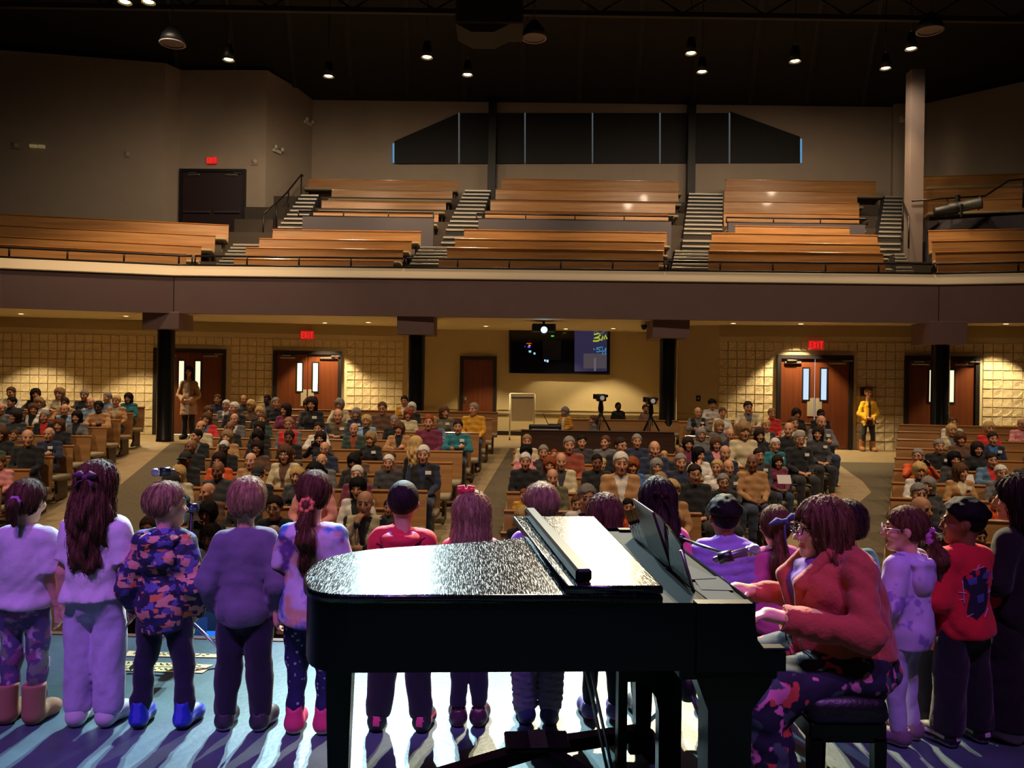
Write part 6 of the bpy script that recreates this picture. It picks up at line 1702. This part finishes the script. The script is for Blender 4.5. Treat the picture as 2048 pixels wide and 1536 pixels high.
# ================================================================== REAR OF THE HALL: SOUND DESK, CAMERAS, SCREEN, STANDING PEOPLE
# --- wall screen
def backp(px, py, off=.0):
    p, rz = onwall(CB0, CB1, px, .0); q = P(px, py, p.y - .14 - off); return q
tv = thing('wall_screen', 'wide black wall screen high on the beige rear wall', 'screen', (0, 0, 0))
q = [backp(1018, 746), backp(1220, 750), backp(1220, 655), backp(1018, 651)]
bk = Vector((0, .08, 0)); g = G(); g.add(q + [p + bk for p in q], [(0, 1, 2, 3), (5, 4, 7, 6), (3, 2, 6, 7), (4, 0, 3, 7), (1, 5, 6, 2), (4, 5, 1, 0)]); g.build('housing', m_black, tv)
def tvq(x0, y0, x1, y1, name, m, off=.012): return G().add([backp(x0, y1, off), backp(x1, y1, off), backp(x1, y0, off), backp(x0, y0, off)], [(0, 1, 2, 3)]).build(name, m, tv)
tvq(1021, 655, 1217, 746, 'glass', mat('screen_glass', (6, 7, 10), .12, spec=.6), .006)
tvq(1149, 660, 1214, 743, 'screen_image', mat('reflected_violet', (36, 34, 62), .4, emit=(40, 38, 70), estr=.9))  # mirrored stage painted on the dark glass as self-lit panels
tvq(1167, 707, 1213, 737, 'screen_image', mat('reflected_grey', (66, 62, 70), .4, emit=(70, 66, 74), estr=.9), .015)
tvq(1188, 716, 1192, 742, 'screen_image', mat('reflected_pale', (90, 86, 96), .4, emit=(96, 92, 100), estr=.9), .018)
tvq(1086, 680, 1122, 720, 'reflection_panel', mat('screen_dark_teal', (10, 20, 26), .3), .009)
# stage screen's yellow-green and blue marks: their mirror image painted as glowing strokes
def scrawl(pts, m, r=.022): G().tube([backp(x, y, .03) for x, y in pts], r, 6).build('reflected_mark', m, tv)
m_lime = emitter('lime_mark', (190, 205, 50), .75); m_sky = emitter('sky_mark', (80, 160, 205), .65); m_pal = emitter('pale_mark', (150, 150, 120), .5)
scrawl([(1188, 669), (1197, 667), (1201, 670), (1196, 674), (1188, 676), (1198, 676), (1201, 679), (1195, 682), (1186, 682)], m_lime); scrawl([(1203, 681), (1206, 672), (1208, 679), (1211, 670), (1214, 678)], m_lime); scrawl([(1188, 666), (1190, 660), (1196, 666), (1204, 667), (1209, 662)], m_pal, .012)
scrawl([(1187, 697), (1189, 700)], m_sky, .015); scrawl([(1193, 696), (1205, 694), (1205, 702), (1194, 704), (1193, 697), (1200, 700)], m_sky, .016); scrawl([(1207, 704), (1212, 695), (1211, 709), (1204, 708), (1207, 703)], m_sky, .015)
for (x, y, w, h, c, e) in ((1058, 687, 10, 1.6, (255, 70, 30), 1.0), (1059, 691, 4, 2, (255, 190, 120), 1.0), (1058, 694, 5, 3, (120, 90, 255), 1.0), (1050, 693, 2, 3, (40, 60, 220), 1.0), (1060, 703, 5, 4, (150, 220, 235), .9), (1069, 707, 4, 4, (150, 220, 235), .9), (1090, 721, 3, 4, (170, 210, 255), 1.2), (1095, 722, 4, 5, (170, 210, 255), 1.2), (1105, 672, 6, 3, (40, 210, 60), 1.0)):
    tvq(x - w / 2, y - h / 2, x + w / 2, y + h / 2, 'screen_glint', emitter('glint_%d_%d' % (x, y), c, e), .02)  # glints of the mirrored stage, painted as small glowing patches
# --- projector under the balcony
pj = thing('projector', 'black ceiling projector with a bright blue-white lens', 'projector', P(1088, 655, 18.9))
G().bbox((-.28, -.02, -.09), (.28, .42, .09), .02).build('body', m_black, pj); G().tube([(0, .2, .09), (0, .2, ZS - pj.location.z)], .03, 8).build('mount', m_black, pj)
G().lathe([(.11, 0), (.10, -.05), (.085, -.06), (.08, -.03), (.001, -.03)], 18, (0, -.02, -.06), M=Matrix.Rotation(-math.pi / 2, 4, 'X')).build('lens_barrel', m_black, pj)
G().lathe([(.001, .0), (.07, .0)], 18, (0, -.085, -.06), M=Matrix.Rotation(math.pi / 2, 4, 'X')).build('lens', emitter('projector_beam', (150, 215, 255), 18.0), pj)
# --- sound desk
d0 = 16.55
sd = thing('sound_desk', 'wide dark wooden sound desk panel with people working behind it', 'desk', (0, 0, 0))
a, b = P(1042, 862, d0), P(1349, 868, d0); ft = fz(d0)
m_desk = wood('dark_desk_wood', (66, 38, 28), (50, 28, 22), .5, axis=0)
G().bbox((a.x, d0, ft), (b.x, d0 + .05, b.z + .02), .01).build('front_panel', m_desk, sd); G().bbox((a.x, d0 - .02, b.z + .02), (b.x, d0 + .12, b.z + .045), .008).build('top_ledge', m_desk, sd)
G().bbox((a.x + .02, d0 + .05, .62), (b.x - .02, d0 + .62, .66), .008).build('worktop', m_desk, sd)
for x in (a.x + .02, b.x - .05): G().bbox((x, d0 + .05, ft), (x + .03, d0 + .65, b.z), .006).build('side_panel', m_desk, sd)
ct = P(1092, 862, 16.9)
cs = thing('equipment_case', 'low black equipment case on the sound desk under the laptop', 'case', (0, 0, 0)); c0, c1 = P(1058, 862, 16.85), P(1122, 862, 16.85)
G().bbox((c0.x, 16.75, c0.z - .12), (c1.x, 17.1, P(1090, 850, 16.85).z), .02).build('box', m_black, cs); zc_ = P(1090, 850, 16.85).z
G().bbox((c0.x + .05, 16.74, c0.z + .02), (c1.x - .05, 16.75, c0.z + .05), .004).build('handle', m_steel, cs)
lt = thing('laptop', 'open dark laptop turned sideways on the black case', 'laptop', (0, 0, 0)); l0 = P(1098, 850, 16.9)
G().bbox((l0.x - .02, 16.82, zc_ + .002), (l0.x + .26, 17.08, zc_ + .02), .006).build('keyboard_base', m_black, lt)
G().bbox((-.006, 0, 0), (.006, .26, .24), .004, M=Matrix.Translation((l0.x - .02, 16.82, zc_ + .02)) @ Matrix.Rotation(-.45, 4, 'Y')).build('screen_lid', m_black, lt)
# --- tripod cameras
def camera_tripod(px, ytop, ybot, d, label):
    r = thing('video_camera', label, 'camera', (0, 0, 0), 0, 'tripod video cameras'); c = P(px, ytop + 14, d); g0 = fz(d)
    m = mat('camera_black', (14, 13, 14), .45); hz = P(px, ytop + 38, d).z
    G().bbox((c.x - .10, d - .16, c.z - .03), (c.x + .10, d + .18, c.z + .13), .025).build('camera_body', m, r)
    G().lathe([(.075, 0), (.085, .06), (.08, .12), (.065, .12), (.06, .03), (.001, .03)], 18, (c.x, d - .16, c.z + .05), M=Matrix.Rotation(math.pi / 2, 4, 'X')).build('lens_hood', m, r)
    G().lathe([(.001, 0), (.05, 0)], 16, (c.x, d - .245, c.z + .05), M=Matrix.Rotation(math.pi / 2, 4, 'X')).build('lens', mat('pale_lens', (225, 215, 200), .15, emit=(225, 215, 200), estr=.25), r)
    G().bbox((c.x - .17, d - .05, c.z + .02), (c.x - .11, d + .05, c.z + .13), .01).build('side_monitor', m, r); G().bbox((c.x + .10, d - .04, c.z + .06), (c.x + .15, d + .10, c.z + .12), .01).build('microphone', m, r)
    G().lathe([(.03, hz), (.06, hz + .03), (.06, hz + .10), (.04, c.z - .03)], 14, (c.x, d, 0)).build('fluid_head', m, r)
    for k in range(3):
        an = -1.9 + k * 2.0944; e = Vector((c.x + math.cos(an) * .50, d + math.sin(an) * .30, g0)); s = Vector((c.x, d, hz)); t = Vector((-math.sin(an), math.cos(an), 0)) * .022
        lg = G(); lg.tube([s + t, e.lerp(s, .45) + t], .013, 6); lg.tube([s - t, e.lerp(s, .45) - t], .013, 6); lg.tube([e.lerp(s, .5), e], .014, 6); lg.tube([e.lerp(s, .45) - t * 1.5, e.lerp(s, .45) + t * 1.5], .018, 6); lg.build('leg', m, r)
    G().tube([(c.x + .04, d + .1, hz + .05), (c.x + .12, d + .45, hz - .25)], .010, 6).build('pan_handle', m, r)
camera_tripod(1202, 786, 880, 17.35, 'black video camera on the tripod nearer the whiteboard')
camera_tripod(1302, 792, 880, 17.3, 'black video camera on the tripod nearer the black pillar')
# --- mobile whiteboard
wb = thing('whiteboard_easel', 'white mobile easel board standing by the plain brown door', 'easel', (0, 0, 0)); dW = 20.9
a, b = P(1019, 884, dW), P(1068, 884, dW); zt = P(1043, 788, dW).z; zb = fz(dW); m_wf = mat('white_easel_frame', (224, 214, 190), .5)
for x in (a.x, b.x):
    G().tube([(x, dW, zb + .08), (x, dW + .04, zt)], .022, 8).build('post', m_wf, wb); G().tube([(x, dW - .28, zb + .07), (x, dW + .3, zb + .07)], .02, 8).build('foot', m_wf, wb)
    for y in (-.26, .28): G().lathe([(.001, -.015), (.04, -.015), (.04, .015), (.001, .015)], 12, (x, dW + y, zb + .042), M=Matrix.Rotation(math.pi / 2, 4, 'Y')).build('caster', m_black, wb)
G().tube([(a.x, dW + .04, zt), (b.x, dW + .04, zt)], .022, 8).build('top_bar', m_wf, wb); G().bbox((a.x + .03, dW - .02, zb + .48), (b.x - .03, dW + .01, zt - .12), .006).build('board', mat('white_board', (240, 236, 230), .5), wb)
G().bbox((a.x + .03, dW - .03, zt - .12), (b.x - .03, dW + .0, zt - .06), .006).build('clamp_bar', m_steel, wb); G().bbox((a.x + .02, dW - .06, zb + .22), (b.x - .02, dW - .03, zb + .27), .006).build('lower_shelf', m_wf, wb)
# --- wall switch, framed notice, ceiling dome camera
p, rz = onwall(at(1354, 19.9), WC, 1397, .01); r = thing('wall_switch', 'small dark wall switch on the plain beige wall', 'switch', (p.x, p.y, P(1397, 797, p.y).z), rz)
G().bbox((-.05, -.012, -.07), (.05, .01, .07), .004).build('plate', m_doorf, r); G().bbox((-.012, -.02, -.02), (.012, -.012, .02), .003).build('toggle', m_white, r)
p, rz = onwall(WC, WD, 1731, .05); r = thing('framed_notice', 'small dark framed notice behind the person in the yellow jacket', 'notice', (p.x, p.y, P(1731, 784, p.y).z), rz)
G().bbox((-.15, -.02, -.10), (.15, .0, .10), .004).build('frame', mat('pale_frame', (150, 120, 110), .5), r); G().box((-.135, -.024, -.085), (.135, -.02, .085)).build('print', mat('dark_print', (40, 24, 26), .5), r)
r = thing('dome_camera', 'small black dome camera under the balcony beside the pillar', 'camera', P(1288, 653, 18.7)); G().lathe([(.001, -.08), (.05, -.06), (.07, 0), (.07, .04)], 16).build('dome', m_black, r); G().lathe([(.08, .04), (.08, ZS - r.location.z)], 16).build('mount', m_white, r)
# --- stage spotlight clamped to the balcony
sp = thing('stage_spotlight', 'grey theatre spotlight clamped to the dark balcony handrail', 'spotlight', P(1915, 415, 21.9)); t = (P(1962, 404, 21.7) - P(1867, 424, 22.1)); L_ = t.length; Mq = Matrix.Translation(-t * .5) @ t.to_track_quat('Z', 'Y').to_matrix().to_4x4()
mg = mat('spotlight_grey', (74, 76, 72), .45, metal=.3)
G().lathe([(.001, 0), (.12, 0), (.14, .05), (.14, L_ * .3), (.17, L_ * .32), (.17, L_ * .5)], 16, M=Mq).build('lamp_housing', m_black, sp); G().lathe([(.15, L_ * .5), (.15, L_ * .95), (.17, L_ * .96), (.17, L_), (.12, L_), (.12, L_ * .9)], 16, M=Mq).build('lens_tube', mg, sp)
G().bbox((-.03, -.22, -.30), (.03, -.18, .05), .006).build('yoke', m_black, sp); G().bbox((-.05, -.06, .12), (.05, .06, .34), .01).build('clamp', m_black, sp)
# --- people who stand or work at the back
m_skin2 = 2
def rear(px, ytop, d, face, lab, **kw): return child(px, ytop, 900, face, lab, base=(d, fz(d)), group=None, **kw)
pants_k = dict(m=C((34, 34, 42)), e=.012)
dark_shoe = dict(m=mat('black_trainer', (34, 32, 38), .6), sole=bsole)
s1_ = rear(376, 733, 19.4, (.15, -1), 'person in beige cardigan standing beside the black pillar, hand at mouth', hair='long', hairc='d', skin=2, top=dict(m=C((176, 136, 108)), m2=C((226, 216, 206)), slots=[lambda c: (c[:, 1] < -.05) & (np.abs(c[:, 0]) < .03)], e=.026, hem=.42, flare=.02, name='cardigan'), pants=dict(m=C((30, 36, 58)), e=.012, name='jeans'), shoes=dark_shoe, arms='front', seed=51, wide=.92)
s2_ = rear(1735, 777, 18.72, (-.1, -1), 'person in bright yellow jacket standing against the block wall, arms crossed', hair='short', hairc='s', skin=2, top=dict(m=C((232, 176, 24)), m2=C((60, 24, 34)), slots=[lambda c: (c[:, 1] < -.05) & (np.abs(c[:, 0]) < .022 + np.clip(.72 - c[:, 2], 0, 1) * .3)], e=.024, hem=.50, name='jacket'), pants=dict(m=C((40, 38, 42)), e=.006, bot=.20, name='leggings'), shoes=dict(m=mat('tan_boot', (158, 104, 60), .7), sole=mat('tan_sole', (150, 110, 84), .7), high=.12, boot=True, name='boot'), arms='front', seed=52, stance=.025, wide=.95)
s3_ = rear(832, 873, 11.3, (.2, 1), 'person all in black standing in the pews, seen from behind', hair='wavy', hairc='y', skin=1, top=dict(m=C((20, 19, 22)), e=.020, hem=.50), pants=pants_k, shoes=dark_shoe, seed=53, wide=.9)
s4_ = rear(1235, 805, 18.8, (.1, -1), 'person all in black with a cap behind the tripod cameras', hair='buzz', hairc='k', skin=4, top=dict(m=C((18, 18, 22)), e=.026, hem=.52, name='jacket'), pants=pants_k, shoes=dark_shoe, seed=54, wide=1.15)
s5_ = rear(1290, 809, 18.75, (0, -1), 'person in pinkish top half hidden behind the second tripod', hair='short', hairc='b', skin=2, top=dict(m=C((150, 110, 104)), e=.022, hem=.52), pants=pants_k, shoes=dark_shoe, seed=55)
s6_ = rear(1129, 814, 17.3, (-.5, -.8), 'person in mustard puffer jacket at the laptop on the sound desk', hair='pianist', hairc='g', skin=2, top=dict(m=C((206, 142, 34)), m2=C((222, 214, 196)), slots=[lambda c: (c[:, 1] < -.05) & (np.abs(c[:, 0]) < .03)], e=.034, hem=.52, puff=True, collar=True, name='puffer_jacket'), pants=pants_k, shoes=dark_shoe, arms='front', seed=56)
s7_ = rear(1186, 831, 17.0, (-1, -.15), 'person in grey sweater in profile at the sound desk', hair='short', hairc='b', skin=2, top=dict(m=C((96, 96, 98)), e=.022, hem=.52), pants=pants_k, shoes=dark_shoe, arms='front', seed=57)

# --- leaflets held by seated people
def leaflet(p, z, lab):
    r = thing('leaflet', lab, 'paper', (p['x'] - .02, p['d'] - .36, p['f0'] + z), p['rz'], 'held leaflets'); G().bbox((-.10, -.002, -.07), (.10, .002, .07), .0008, M=Matrix.Rotation(-.5, 4, 'X')).build('sheet', mat('leaflet_paper', (214, 200, 200), .7), r)
for p in people:
    if abs(p['px'] - (1400 + 965 / 6.4)) < 1 and abs(p['py'] - (780 + 842 / 6.4)) < 1: leaflet(p, .74, 'white leaflet held by the person in the maroon top')
    if abs(p['px'] - (1728 + 1180 / 6.4)) < 1 and abs(p['py'] - (800 + 758 / 6.4)) < 1: leaflet(p, .80, 'white leaflet held up in the right-side block of pews')
